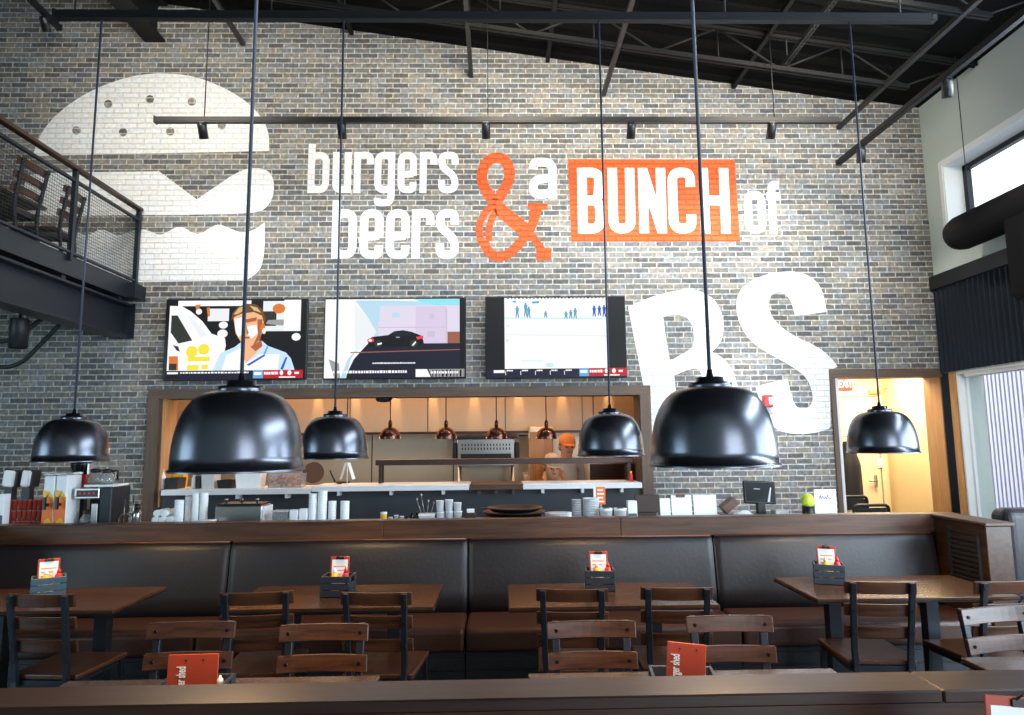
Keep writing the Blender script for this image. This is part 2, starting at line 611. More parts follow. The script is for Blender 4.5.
# roof deck, sloping down towards the window wall
vs = [(-9, -3, roof_z(-9)), (XR + .3, -3, roof_z(XR + .3)), (XR + .3, YW + .3, roof_z(XR + .3)), (-9, YW + .3, roof_z(-9))]
r = MB().add(vs + [(a, b, c + 0.15) for a, b, c in vs], [(0, 3, 2, 1), (4, 5, 6, 7), (0, 1, 5, 4), (1, 2, 6, 5), (2, 3, 7, 6), (3, 0, 4, 7)])
# ribs of the deck run with the slope
for i in range(34):
    y = -2.8 + i * 0.3
    q = [(-9, y, roof_z(-9) - .03), (XR - .7, y, roof_z(XR - .7) - .03), (XR - .7, y + .12, roof_z(XR - .7) - .03), (-9, y + .12, roof_z(-9) - .03)]
    r.add(q + [(a, b, c + 0.04) for a, b, c in q], [(0, 3, 2, 1), (0, 1, 5, 4), (1, 2, 6, 5), (2, 3, 7, 6), (3, 0, 4, 7)])
struct(r.build('ceiling', 'roof'), 'black sloping metal roof deck', 'ceiling')

# window wall: plaster, upper window opening, dark corrugated band, lower window opening
UY0, UY1, UZ0, UZ1 = 0.5, 6.90, 3.78, 4.57
LY0, LY1, LZ0, LZ1 = 0.5, 6.98, 0.55, 2.32
w = MB()
def rw(y0, y1, z0, z1): w.box(XR, XR + 0.28, y0, y1, z0, z1)
rw(-3, YW + .28, UZ1, 5.42)
rw(UY1, YW + .28, LZ1, UZ1)
rw(-3, UY0, 0, UZ1)
rw(UY0, UY1, LZ1, UZ0)
rw(LY1, YW, 0, LZ1)
rw(LY0, LY1, 0, LZ0)
struct(w.build('wall_right', 'plaster'), 'pale grey green plaster wall with the windows', 'wall')
struct(MB().box(-9.3, -9, -3, 11, 0, 8).build('wall_left', 'plaster'), 'plaster wall beyond the mezzanine', 'wall')

w = MB()
w.box(-9, 1.2, -3.2, -3, 0, 8)
w.box(4.4, XR + .3, -3.2, -3, 0, 8)
w.box(1.2, 4.4, -3.2, -3, 3.4, 8)
w.box(1.2, 4.4, -3.2, -3, 0, .5)
struct(w.build('wall_front', 'plaster'), 'plaster wall behind the camera with one big assumed window', 'wall')

# upper window
win = struct(bpy.data.objects.new('window_1', None), 'high bright window with black frame in deep white reveal', 'window')
COL.objects.link(win)
m = MB()
m.box(XR - .004, XR + .285, UY1 - .02, UY1, UZ0, UZ1)
m.box(XR - .004, XR + .285, UY0, UY1 - .02, UZ1 - .02, UZ1)
m.box(XR - .004, XR + .285, UY0, UY1 - .02, UZ0, UZ0 + .02)
m.box(XR - .012, XR - .002, UY1 - .002, UY1 + .05, UZ0 - .02, UZ1 + .05)
m.box(XR - .012, XR - .002, UY0, UY1 - .0025, UZ1 - .002, UZ1 + .05)
m.build('reveal', 'reveal', win)
m = MB()
for y0, y1 in ((UY1 - .075, UY1 - .022), (4.3, 4.35), (2.0, 2.05)):
    m.box(XR + .2, XR + .26, y0, y1, UZ0 + .02, UZ1 - .02)
m.box(XR + .2, XR + .26, UY0, UY1 - .02, UZ1 - .075, UZ1 - .022)
m.box(XR + .2, XR + .26, UY0, UY1 - .02, UZ0 + .022, UZ0 + .07)
m.build('frame', 'black_metal', win)
MB().box(XR + .225, XR + .231, UY0, UY1 - .07, UZ0 + .07, UZ1 - .075).build('pane', 'glass', win)

# lower window, looking onto pale corrugated cladding outside
win = struct(bpy.data.objects.new('window_2', None), 'lower window in white reveal looking onto pale corrugated cladding with painted groove shade', 'window')
COL.objects.link(win)
m = MB()
m.box(XR - .004, XR + .105, LY1 - .02, LY1, LZ0, LZ1)
m.box(XR - .004, XR + .105, LY0, LY1 - .02, LZ1 - .02, LZ1)
m.box(XR - .03, XR + .105, LY0, LY1 - .02, LZ0, LZ0 + .03)
m.build('reveal', 'reveal', win)
m = MB()
m.box(XR + .07, XR + .10, LY1 - .045, LY1 - .022, LZ0 + .03, LZ1 - .02)
m.box(XR + .07, XR + .10, LY0, LY1 - .02, LZ1 - .06, LZ1 - .022)
m.box(XR + .07, XR + .10, 3.6, 3.64, LZ0 + .03, LZ1 - .06)
m.build('frame', 'white', win)
MB().box(XR + .082, XR + .088, LY0, LY1 - .06, LZ0 + .03, LZ1 - .06).build('pane', 'glass', win)
MB().box(XR + .01, XR + .06, 5.9, LY1 - .10, LZ1 - .055, LZ1 - .022).build('blind_rail', 'white', win)

def corrugated(x, y0, y1, z0, z1, pitch, amp, n=8):
    m = MB()
    k = int((y1 - y0) / pitch * n)
    vs, fs = [], []
    for i in range(k + 1):
        y = y0 + (y1 - y0) * i / k
        dx = amp * math.sin(2 * PI * (y - y0) / pitch)
        vs += [(x + dx, y, z0), (x + dx, y, z1)]
    for i in range(k):
        fs.append((2 * i, 2 * i + 1, 2 * i + 3, 2 * i + 2))
    return m.add(vs, fs, 0, True)
ec = struct(bpy.data.objects.new('exterior_cladding', None), 'pale corrugated cladding outside the lower window, as slats over painted groove shade', 'screen')
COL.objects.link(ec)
MB().box(XR + 2.96, XR + 3.0, 0, 14, 0, 3.1).build('groove_shade', 'purple', ec)  # dark sheet stands in for shade in the grooves of corrugated cladding
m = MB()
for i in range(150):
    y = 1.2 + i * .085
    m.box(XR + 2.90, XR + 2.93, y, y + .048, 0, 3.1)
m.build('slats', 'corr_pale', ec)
struct(corrugated(XR - .03, 0.5, YW - .004, LZ1 + .012, 3.25, .075, .016).build('trim_1', 'corr_dark'), 'dark corrugated metal panel between the two windows', 'wall panel')
struct(MB().box(XR - .06, XR - .002, -3, YW - .003, 3.25, 3.40).build('trim_2', 'black_metal'), 'black steel band above the dark corrugated panel', 'band')
struct(MB().box(XR - .02, XR - .002, LY1 + .004, LY1 + .095, 0, LZ1 + .005).build('trim_3', 'wood_orange'), 'orange brown timber trim beside the lower window', 'trim')
struct(corrugated(XR - .02, LY1 + .1, YW - .003, 0, LZ1 + .008, .03, .008).build('trim_4', 'corr_dark'), 'narrow dark ribbed strip in the corner by the corridor', 'trim')

# ------------------------------------------------------------------ corridor
w = MB()
w.box(2.6, XR + .36, 8.9, 9.0, 0, 2.6)
w.box(XR + .31, XR + .36, YW + .28, 8.9, 0, 2.6)
w.box(2.6, XR + .36, YW + .28, 9.0, 2.6, 2.7)
w.box(2.55, 2.6, YW + .28, 9.0, 0, 2.7)
struct(w.build('wall_corridor', 'cream'), 'warm cream walls of the corridor', 'wall')
struct(MB().box(3.655, 3.70, 7.21, 7.47, 0, 2.33).build('trim_5', 'white'), 'white lining on the side of the corridor opening', 'trim')
struct(MB().box(XR - .035, XR - .001, YW + .002, YW + .30, 0, 2.33).build('trim_6', 'wood_orange'), 'orange timber lining of the corridor opening', 'trim')
t = MB()
t.box(3.60, XR - .002, YW - .03, YW - .002, 2.29, 2.385)
t.box(3.705, XR - .04, YW + .0, YW + .28, 2.30, 2.33)
struct(t.build('trim_7', 'wood_trim'), 'brown timber header over the corridor opening', 'trim')
struct(MB().box(3.60, 3.65, YW - .03, YW - .002, 0, 2.288).build('trim_8', 'wood_trim_v'), 'grey brown timber edge of the corridor opening', 'trim')
def corridor_door(n, x0, x1, label, m_, handle):
    d = struct(bpy.data.objects.new('door_%d' % n, None), label, 'door')
    COL.objects.link(d)
    MB().cbox(x0 + .03, x1 - .03, 8.85, 8.885, .01, 2.18, .006).build('leaf', m_, d)
    q = MB()
    q.box(x0 - .04, x0 + .02, 8.84, 8.895, 0, 2.25)
    q.box(x1 - .02, x1 + .04, 8.84, 8.895, 0, 2.25)
    q.box(x0 + .02, x1 - .02, 8.84, 8.895, 2.19, 2.25)
    q.build('frame', m_, d)
    if handle:
        MB().box(handle - .012, handle + .012, 8.81, 8.84, 1.0, 1.16).tube([(handle, 8.80, 1.08), (handle - .1, 8.80, 1.08)], .011).build('handle', 'steel', d)
corridor_door(1, 4.52, 5.06, 'cream door with a steel handle in the corridor', 'door_cream', 4.94)
corridor_door(2, 3.45, 4.42, 'bright white door under the red exit sign', 'white', None)

# ------------------------------------------------------------------ kitchen box behind the pass
KB = 9.5
w = MB()
w.box(-5.0, 2.4, KB, KB + .1, 0, 2.9)
w.box(-5.0, -4.9, YW + .28, KB, 0, 2.9)
w.box(2.4, 2.5, YW + .28, KB + .1, 0, 2.9)
w.box(-5.0, 2.5, YW + .28, KB + .1, 2.9, 3.0)
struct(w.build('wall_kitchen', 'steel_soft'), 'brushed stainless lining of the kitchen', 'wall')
for x, nm in ((-1.75, 9), (-0.62, 10), (1.15, 11)):
    struct(MB().box(x - .006, x + .006, KB - .006, KB - .001, 0, 1.9).build('trim_%d' % nm, 'bronze'), 'dark seam between stainless kitchen wall sheets', 'seam')
# timber frame round the pass
t = MB()
t.box(-3.68, 1.64, YW - .035, YW - .002, 2.125, 2.225)
t.box(-3.57, 1.55, YW + .0, YW + .28, 2.13, 2.175)
struct(t.build('trim_12', 'wood_trim'), 'grey brown timber header over the kitchen pass', 'trim')
t = MB()
t.box(-3.68, -3.565, YW - .035, YW - .002, 0, 2.124)
t.box(-3.575, -3.535, YW + .0, YW + .28, 0, 2.128)
struct(t.build('trim_13', ['wood_trim_v']), 'timber post of the kitchen pass nearest the coffee machine', 'trim')
struct(MB().box(-3.534, -3.52, YW - .0, YW + .29, 1.0, 2.128).build('trim_14', 'wood_orange'), 'orange timber lining inside the kitchen pass', 'trim')
t = MB()
t.box(1.525, 1.64, YW - .035, YW - .002, 0, 2.124)
t.box(1.515, 1.555, YW + .0, YW + .28, 0, 2.128)
struct(t.build('trim_15', ['wood_trim_v']), 'timber post of the kitchen pass below the painted letter', 'trim')
# the wall below the pass
struct(MB().box(-3.51, 1.51, YW + .02, YW + .12, 0, 1.16).build('wall_pass', 'grey_panel'), 'dark grey panel under the kitchen pass shelf', 'wall')

# pass shelf: three lengths of stainless
def pass_shelf(x0, x1, z, label, mt):
    t_ = MB()
    t_.cbox(x0, x1, YW - .12, YW + .42, z - .02, z, .004)
    t_.box(x0, x1, YW - .12, YW - .10, z - .055, z - .02)
    for q in range(3):
        xq = x0 + (x1 - x0) * (q + .5) / 3
        t_.box(xq - .015, xq + .015, YW - .09, YW + .018, z - .10, z - .021)
    tag(t_.build('pass_shelf', mt), label, 'shelf', 'pass shelf lengths')
pass_shelf(-3.45, -1.93, 1.185, 'bright steel pass shelf length carrying tubs and pepper insert', 'steel_edge')
pass_shelf(-1.92, -.30, 1.205, 'bright steel pass shelf length with a ticket rail end', 'steel_edge')
pass_shelf(-.29, .25, 1.205, 'dull brown length of pass shelf in front of the cook', 'brown')
pass_shelf(.26, 1.50, 1.205, 'bright steel pass shelf length at the timber post', 'steel_edge')

# ================================================================== PAINT ON THE BRICK
PY = YW - 0.003
def P(px, py):
    p = at(px, py, Y=PY)
    return (p.x, p.z)

def paint(name, label, cat, quads, material, parent=None, off=0.0):
    m = MB()
    for i, q in enumerate(quads):
        vs = [(P(x, y)[0], PY - off - (i % 37) * .00003, P(x, y)[1]) for x, y in q]
        m.add(vs, [list(range(len(vs)))])
    bmesh_fix(m)
    o = m.build(name, material, parent)
    return tag(o, label, cat, 'painted wall artwork') if parent is None else o

def bmesh_fix(m):
    # every painted face looks out of the wall (towards -Y)
    for f in m.f:
        n = Vector((0, 0, 0))
        for i in range(len(f)):
            a, b = m.v[f[i]], m.v[f[(i + 1) % len(f)]]
            n += a.cross(b)
        if n.y > 0:
            f.reverse()

def filled(name, loops, material, off=0.0, parent=None):
    """Outline with holes, filled flat on the brick."""
    cu = bpy.data.curves.new(name, 'CURVE')
    cu.dimensions = '2D'
    cu.fill_mode = 'BOTH'
    for L in loops:
        s = cu.splines.new('POLY')
        s.points.add(len(L) - 1)
        for pt, (x, y) in zip(s.points, L):
            a = P(x, y)
            pt.co = (a[0], a[1], 0, 1)
        s.use_cyclic_u = True
    tmp = bpy.data.objects.new(name + '_tmp', cu)
    COL.objects.link(tmp)
    bpy.context.view_layer.update()
    me = bpy.data.meshes.new_from_object(tmp.evaluated_get(bpy.context.evaluated_depsgraph_get()))
    bpy.data.objects.remove(tmp)
    m = MB()
    m.add([(v.co.x, PY - off, v.co.y) for v in me.vertices], [list(p.vertices) for p in me.polygons])
    bmesh_fix(m)
    return m.build(name, material, parent)

def circ(x, y, r, n=16):
    return [(x + r * math.cos(2 * PI * k / n), y + r * math.sin(2 * PI * k / n)) for k in range(n)]

def zc(pts, sx, ox, oy):
    return [(ox + x / sx, oy + y / sx) for x, y in pts]

def resample_corner(pts, sharp, it=2):
    """Chaikin smoothing that leaves the points whose index is in SHARP as corners."""
    cur = [(p, i in sharp) for i, p in enumerate(pts)]
    for _ in range(it):
        q = []
        n = len(cur)
        for i in range(n):
            p, s = cur[i]
            a, b = cur[i - 1][0], cur[(i + 1) % n][0]
            if s:
                q.append((p, True))
            else:
                q.append(((p[0] * .75 + a[0] * .25, p[1] * .75 + a[1] * .25), False))
                q.append(((p[0] * .75 + b[0] * .25, p[1] * .75 + b[1] * .25), False))
        cur = q
    return [p for p, s in cur]

# --- burger: bun with seven seeds left bare, patty with the cheese notch, lower bun with wavy lettuce
S7 = (2.98, 30, 60)
bun = resample_corner([(8, 286), (22, 240), (45, 200), (82, 158), (150, 108), (230, 70), (310, 46), (390, 38), (480, 46), (560, 73), (640, 118), (690, 168), (712, 215), (713, 271)], {0, 13})
seeds = [circ(x, y, 12.5) for x, y in ((233, 131), (357, 117), (482, 124), (138, 210), (277, 215), (418, 213), (571, 195))]
bm_ = thing('painted_burger_sign', 'white burger painted on the brick wall, partly behind the mezzanine', 'wall painting', (0, 0, 0), 0, 'painted wall artwork')
filled('upper_bun', [zc(bun, *S7)] + [zc(s, *S7) for s in seeds], 'white_paint', 0, bm_)
patty = resample_corner([(10, 336), (385, 332), (497, 415), (600, 345), (645, 322), (700, 322), (727, 350), (727, 405), (700, 448), (655, 457), (480, 461), (330, 462), (30, 466), (-12, 450), (-22, 400), (-12, 350)], {1, 2, 3, 10})
filled('cheese_and_patty', [zc(patty, *S7)], 'white_paint', 0, bm_)
lett = catmull([(20, 485), (60, 515), (110, 500), (165, 522), (212, 505), (262, 522), (305, 508), (345, 506), (390, 520), (445, 497), (500, 518), (560, 491), (620, 511), (662, 508), (700, 484)], 5)
low = lett + catmull([(700, 484), (698, 570), (684, 625), (645, 657)], 4)[1:] + [(330, 662), (75, 668)] + catmull([(75, 668), (40, 640), (24, 590), (20, 485)], 4)[1:-1]
filled('lower_bun', [zc(low, *S7)], 'white_paint', 0, bm_)

# --- lettering: strokes of a condensed rounded hand
def shear(q, xm, ym):
    k = (xm - 497) * 1.9e-4
    return [(x + (y - ym) * k, y) for x, y in q]

def glyph(ch, x0, x1, yt, yb, s, asc=None, desc=None):
    """Strokes of one letter between X0..X1, x-height YT, baseline YB, stroke S."""
    h = s / 2
    xl, xr, t, b = x0 + h, x1 - h, yt + h * .95, yb - h * .95
    ym = (yt + yb) / 2
    H = yb - yt
    R = (x1 - x0) * .5
    ring = [(xl, ym), (xl, t), (xr, t), (xr, b), (xl, b), (xl, ym)]
    st = []
    if ch == 'b':
        st = [[(xl, asc), (xl, yb)], ring]
    elif ch == 'u':
        st = [[(xl, yt), (xl, b), (xr, b), (xr, ym)], [(xr, yt), (xr, yb)]]
    elif ch == 'r':
        st = [[(xl, yt), (xl, yb)], [(xl, t + H * .2), (xl + .2, t), (xr, t), (xr, yt + H * .31)]]
    elif ch == 'g':
        st = [ring, [(xr, yt), (xr, desc - h), (xl, desc - h), (xl, desc - H * .2)]]
    elif ch == 'e':
        st = [[(xl, ym + H * .05), (xr, ym + H * .05 - s * .1)], [(xr, ym + H * .08), (xr, t), (xl, t), (xl, b), (xr, b), (xr, yb - H * .27)]]
    elif ch == 's':
        st = [[(xr, yt + H * .31), (xr, t), (xl, t), (xl, yt + H * .36), (xr, yt + H * .60), (xr, b), (xl, b), (xl, yb - H * .31)]]
    elif ch == 'a':
        st = [[(xl, yt + H * .27), (xl + 1, t), (xr, t), (xr, yb)], [(xr, ym - H * .03), (xl, ym + H * .04), (xl, b), (xr, b - H * .04), (xr, ym)]]
    elif ch == 'o':
        st = [ring]
    elif ch == 'f':
        xs = x0 + (x1 - x0) * .38
        st = [[(xs, yb), (xs, t), (x1 - 1, t)], [(x0, yt + H * .29), (x1, yt + H * .29)]]
    elif ch == 'B':
        st = [[(xl, yt), (xl, yb)], [(xl, t), (xr, t), (xr - s * .15, ym), (xl, ym)], [(xl, ym), (xr, ym), (xr, b), (xl, b)]]
    elif ch == 'U':
        st = [[(xl, yt), (xl, b), (xr, b), (xr, yt)]]
    elif ch == 'N':
        st = [[(xl, yt), (xl, yb)], [(xr, yt), (xr, yb)], [(xl, yt + h * .3), (xr, yb - h * .3)]]
    elif ch == 'C':
        st = [[(xr, yt + H * .29), (xr, t), (xl, t), (xl, b), (xr, b), (xr, yb - H * .29)]]
    elif ch == 'H':
        st = [[(xl, yt), (xl, yb)], [(xr, yt), (xr, yb)], [(xl, ym), (xr, ym)]]
    out = []
    for p in st:
        for q in ribbon(round_path(p, R), s):
            out.append(shear(q, (x0 + x1) / 2, (yt + yb) / 2))
    return out

def word(spec, yt, yb, s, asc=None, desc=None):
    q = []
    for ch, x0, x1 in spec:
        q += glyph(ch, x0, x1, yt, yb, s, asc, desc)
    return q
paint('painted_word_sign', 'white painted word burgers on the brick', 'wall painting',
      word([('b', 307.8, 329.4), ('u', 332.5, 351.3), ('r', 353.8, 373.6), ('g', 374.4, 395), ('e', 397.6, 416.8), ('r', 419.7, 437.3), ('s', 438.3, 458.5)], 152, 193, 7.0, 144, 206.3), 'white_paint')
paint('painted_word_sign', 'white painted word beers below the word burgers', 'wall painting',
      word([('b', 331.8, 356.8), ('e', 359.7, 383.4), ('e', 385.8, 409.6), ('r', 411.7, 434.2), ('s', 435.8, 458.9)], 209.3, 258.8, 8.4, 200), 'white_paint')
paint('painted_word_sign', 'white painted letter a between ampersand and orange panel', 'wall painting',
      word([('a', 529, 557)], 158, 199, 8.6), 'white_paint')
paint('painted_word_sign', 'faint white painted word of beside the orange panel', 'wall painting',
      word([('o', 744.6, 765.5)], 191, 233.5, 7.6) + word([('f', 767, 781)], 181, 234, 7.8), 'thin_white_paint')

# ampersand, orange brush strokes with bare streaks
S3 = (5.5, 465, 140)
def brush(pts, w_, n=8):
    return ribbon(catmull(zc(pts, *S3), n), w_ / 5.5)
am = []
am += brush([(165, 352), (125, 290), (97, 235), (95, 180), (118, 125), (168, 98), (218, 112), (244, 165), (238, 225), (205, 290), (165, 352)], 58)
am += brush([(168, 345), (112, 400), (82, 460), (80, 520), (96, 575)], 38)
am += brush([(185, 375), (148, 430), (130, 500), (134, 555)], 36)
am += brush([(104, 555), (124, 605), (168, 640), (230, 632), (290, 580), (335, 520), (372, 460), (398, 375)], 52)
am += brush([(170, 340), (240, 402), (330, 475), (385, 550), (432, 618)], 42)
am += brush([(160, 372), (230, 440), (300, 500), (340, 530)], 34)
am += [zc([(345, 345), (455, 350), (450, 382), (345, 375)], *S3), zc([(392, 600), (474, 596), (474, 660), (392, 660)], *S3)]
am += [zc([(360, 372), (415, 378), (400, 440), (352, 420)], *S3)]
paint('painted_ampersand_sign', 'orange painted ampersand between the white words', 'wall painting', am, 'orange_paint')

# orange panel with the white word on it
sg = thing('painted_panel_sign', 'orange painted panel with white word BUNCH', 'wall painting', (0, 0, 0), 0, 'painted wall artwork')
paint('panel', None, None, [[(568, 159), (734.8, 159.8), (740, 241.4), (571.4, 241.6)]], 'orange_paint', sg)
paint('word', None, None, word([('B', 577.5, 604.5), ('U', 608, 635), ('N', 638.5, 666), ('C', 668, 695.5), ('H', 699.5, 729.5)], 168, 233.3, 9.6), 'white_paint', sg, 0.004)

# big tilted B and S
S6 = (3.765, 610, 260)
B1 = resample_corner([(68, 176), (170, 132), (300, 106), (372, 130), (412, 172), (430, 238), (422, 306), (385, 346), (432, 372), (470, 430), (490, 520), (490, 600), (455, 668), (380, 700), (165, 735), (125, 470)], {0, 7, 14, 15})
B2 = resample_corner([(200, 215), (235, 204), (280, 208), (312, 240), (318, 312), (300, 340), (226, 378), (214, 320)], {0, 6})
B3 = resample_corner([(242, 435), (322, 402), (348, 428), (366, 520), (350, 585), (262, 615)], {0, 5})
filled_B = filled('painted_letter_sign', [zc(B1, *S6), zc(B2, *S6), zc(B3, *S6)], 'white_paint')
tag(filled_B, 'huge tilted white painted letter B beside the third television', 'wall painting', 'painted wall artwork')
SS = resample_corner([(474, 150), (500, 96), (580, 54), (690, 38), (762, 64), (800, 110), (816, 195), (697, 211), (682, 152), (655, 124), (622, 119), (597, 143), (602, 205), (640, 250), (700, 290), (785, 328), (838, 372), (868, 420), (880, 480), (878, 560), (850, 625), (785, 650), (700, 658), (620, 640), (576, 570), (548, 476), (668, 447), (690, 540), (716, 563), (752, 555), (767, 520), (748, 452), (700, 408), (562, 332), (512, 286), (480, 222)], {6, 7, 25, 26})
# the part beyond the corridor header is cut away where the opening is
cut = []
for x, y in zc(SS, *S6):
    p = P(x, y)
    if p[0] > 3.597 and p[1] < 2.39:
        x = min(x, 829.6 - (y - 372) * -0.02)
    cut.append((x, y))
ls = filled('painted_letter_sign', [cut], 'white_paint')
tag(ls, 'huge tilted white painted letter S beside the corridor', 'wall painting', 'painted wall artwork')
# ================================================================== ROOF STEEL
CH = 0.385   # depth of the joists under the deck
def joist(y, x0, x1, label, n, wall_end=True):
    j = struct(bpy.data.objects.new('roof_joist', None), label, 'roof joist')
    COL.objects.link(j)
    def zt(x): return roof_z(x) - .04
    def zb(x): return roof_z(x) - CH
    for nm, zf, xa, xb in (('top_chord', zt, x0, XR - .02), ('bottom_chord', zb, x0, x1)):
        m = MB()
        for dy in (-.03, .012):
            vs = [(xa, y + dy, zf(xa) - .02), (xb, y + dy, zf(xb) - .02), (xb, y + dy + .02, zf(xb) - .02), (xa, y + dy + .02, zf(xa) - .02)]
            m.add(vs + [(a, b, c + .04) for a, b, c in vs], [(0, 3, 2, 1), (4, 5, 6, 7), (0, 1, 5, 4), (1, 2, 6, 5), (2, 3, 7, 6), (3, 0, 4, 7)])
        m.build(nm, 'joist', j)
    m = MB()
    x, up = x1 - .03, False
    p = (XR - .1, y, zt(XR - .1))
    q = (x1 - .05, y, zb(x1 - .05))
    m.tube([p, q], .011, 6)
    for i in range(n):
        nx = x - .62
        m.tube([(x, y, zb(x) if not up else zt(x)), (nx, y, zt(nx) if not up else zb(nx))], .011, 6)
        if not up:
            m.tube([(nx, y, zt(nx)), (nx, y, zb(nx))], .008, 6)
        x, up = nx, not up
    m.build('web', 'joist', j)
joist(6.25, -8.9, 4.12, 'black open web roof joist nearest the brick wall', 20)
joist(5.12, -8.9, 4.12, 'black open web roof joist nearer the camera above the window wall', 20)
joist(3.98, -8.9, 4.12, 'black open web roof joist above the long suspended track', 20)

def bridging(x, low, label):
    z = roof_z(x) - (CH + .0 if low else .07)
    m = MB().box(x - .022, x + .022, 3.0, YW - .004, z - .022, z + .022)
    struct(m.build('roof_brace', 'strut' if low else 'joist'), label, 'roof brace')
for x, low, lb in ((-2.85, True, 'dark brace bar ending on the brick above the burger'), (-1.63, False, 'short high brace bar above the word burgers'),
                   (-.27, True, 'dark brace bar ending on the brick left of the ampersand'), (.60, False, 'high brace bar above the painted letter a'),
                   (1.23, True, 'dark brace bar ending on the brick above the orange panel'), (2.72, False, 'high brace bar beside the perforated channel'),
                   (3.90, True, 'brace bar ending on the brick by the window wall')):
    bridging(x, low, lb)
# wide flange beam over the mezzanine side
m = MB()
bz = roof_z(-3.8) - .05
m.box(-3.95, -3.72, 2.5, YW - .004, bz - .46, bz - .44)
m.box(-3.95, -3.72, 2.5, YW - .004, bz - .02, bz)
m.box(-3.845, -3.825, 2.5, YW - .004, bz - .44, bz - .02)
struct(m.build('roof_beam', 'joist'), 'black wide flange roof beam above the burger', 'beam')
# perforated strut channel
m = MB()
cz = roof_z(2.95) - .30
for i in range(60):
    y = 3.0 + i * .055
    m.box(2.90, 2.95, y, y + .032, cz, cz + .006)
m.box(2.90, 2.908, 3.0, 6.35, cz - .001, cz + .045)
m.box(2.942, 2.95, 3.0, 6.35, cz - .001, cz + .045)
m.box(2.919, 2.931, 3.0, 6.35, cz, cz + .006)
for y in (4.0, 6.25):
    m.box(2.919, 2.931, y, y + .012, cz + .006, roof_z(2.95) - .05)
struct(m.build('strut_channel', 'strut'), 'perforated grey strut channel under the roof deck', 'channel')

# ================================================================== LIGHT TRACKS
def track(name_label, p0, p1, hangers, heads, aim, group='suspended light tracks'):
    p0, p1 = Vector(p0), Vector(p1)
    t = thing('light_track', name_label, 'light track', p0, 0, group)
    d = p1 - p0
    L = d.length
    T = d.to_track_quat('X', 'Z').to_matrix().to_4x4()
    m = MB()
    m.box(0, L, -.022, .022, 0, .055, 0, T)
    m.box(0, L, -.026, -.022, .012, .022, 0, T)
    m.box(0, L, .022, .026, .012, .022, 0, T)
    m.build('rail', 'track', t)
    MB().box(-.012, 0, -.03, .03, -.004, .06, 0, T).build('end_cap', 'black', t)
    MB().box(L, L + .03, -.026, .026, .004, .045, 0, T).build('end_cap', 'strut', t)
    for f in hangers:
        p = d * f
        zt = roof_z(p0.x + p.x) - .04 - p0.z
        MB().tube([p + Vector((0, 0, .055)), Vector((p.x, p.y, zt))], .0055, 6).build('hanger', 'track', t)
    for f in heads:
        p = d * f
        hd = MB()
        dirn = Vector(aim).normalized()
        b0 = p + Vector((0, 0, -.075))
        T2 = Matrix.Translation(b0) @ (-dirn).to_track_quat('Z', 'Y').to_matrix().to_4x4()
        hd.lathe([(0, .075), (.036, .07), (.042, .05), (.042, -.075), (.036, -.075), (.034, -.06), (0, -.06)], n=18, T=T2)
        hd.tube([p + Vector((0, 0, 0)), p + Vector((0, 0, -.045))], .014, 8)
        hd.box(p.x - .022, p.x + .022, p.y - .035, p.y + .035, -.022, 0)
        h = hd.build('spot_head', 'black', t)
        MB().lathe([(0, -.062), (.032, -.062)], n=16, T=T2).build('lens', 'lens', h)
    return t

T1Y, T1Z = 4.15, 4.41
track('long black light track carrying the four small pendants', (-2.86, T1Y, T1Z), (2.93, T1Y, T1Z), (.02, .24, .50, .76, .965), (), (0, 1, -1))
T2Y, T2Z = 6.1, 4.66
a, b = at(156, 123, Y=T2Y), at(838, 121, Y=T2Y)
track('black light track with five spots lighting the lettered wall', (a.x, T2Y, T2Z), (b.x, T2Y, T2Z), (.069, .481, .905),
      [(at(px, 125, Y=T2Y).x - a.x) / (b.x - a.x) for px in (203, 342, 486, 631, 771)], (0, .55, -1))
track('black light track running beside the window wall', (3.62, 6.72, 4.5), (3.66, .2, 4.5), (.06, .5), [(6.72 - 6.30) / 6.52, (6.72 - 5.02) / 6.52], (.15, .35, -1))
track('short black light track above the left end of the burger', (-4.62, 6.75, 6.02), (-4.55, 4.6, 6.02), (.2, .8), (.10,), (0, .6, -1))

# ================================================================== PENDANTS
def make_pendant(loc, top, label):
    t = thing('pendant_lamp', label, 'pendant lamp', loc, 0, 'black dome pendant lamps over the tables')
    R, Hh = .200, .255
    prof = [(R + .006, 0), (R + .007, .006), (R, .012)]
    for k in range(13):
        a_ = PI / 2 * k / 12
        prof.append(((R - .07) * 1.0 * 0 + (.058 + (R - .058) * max(0.0, math.cos(a_)) ** .74), .012 + (Hh - .012) * math.sin(a_) ** .92))
    MB().lathe(prof, n=56).build('shade', 'shade', t)
    inner = [(r - .005 if r > .06 else r, z - .004) for r, z in prof[2:]]
    MB().lathe([(R + .006, 0)] + [(r, max(z, .001)) for r, z in inner] + [(0, Hh - .004)], n=56).build('lining', 'shade_in', t)
    MB().lathe([(.069, Hh - .006), (.071, Hh + .004), (.069, Hh + .016), (.045, Hh + .018), (.043, Hh + .034), (.012, Hh + .037), (.008, Hh + .06), (0, Hh + .06)], n=32).build('cap', 'shade', t)
    MB().tube([(0, 0, Hh + .055), (0, 0, top - loc[2])], .0065, 8).build('cord', 'cord', t)
    MB().lathe([(0, Hh - .005), (.022, Hh - .005), (.022, Hh - .07), (0, Hh - .07)], n=16).build('socket', 'black', t)
    MB().lathe([(0, .185), (.018, .18), (.032, .15), (.034, .125), (.024, .10), (0, .09)], n=16).build('bulb', 'bulb', t)
    return t
far = [(71, 461, 'small black dome pendant over the leftmost far table'), (334, 461, 'small black dome pendant hiding part of the kitchen hood beside the large left pendant'),
       (611, 460, 'small black dome pendant in front of the kitchen timber post'), (883, 455, 'small black dome pendant in front of the cream corridor')]
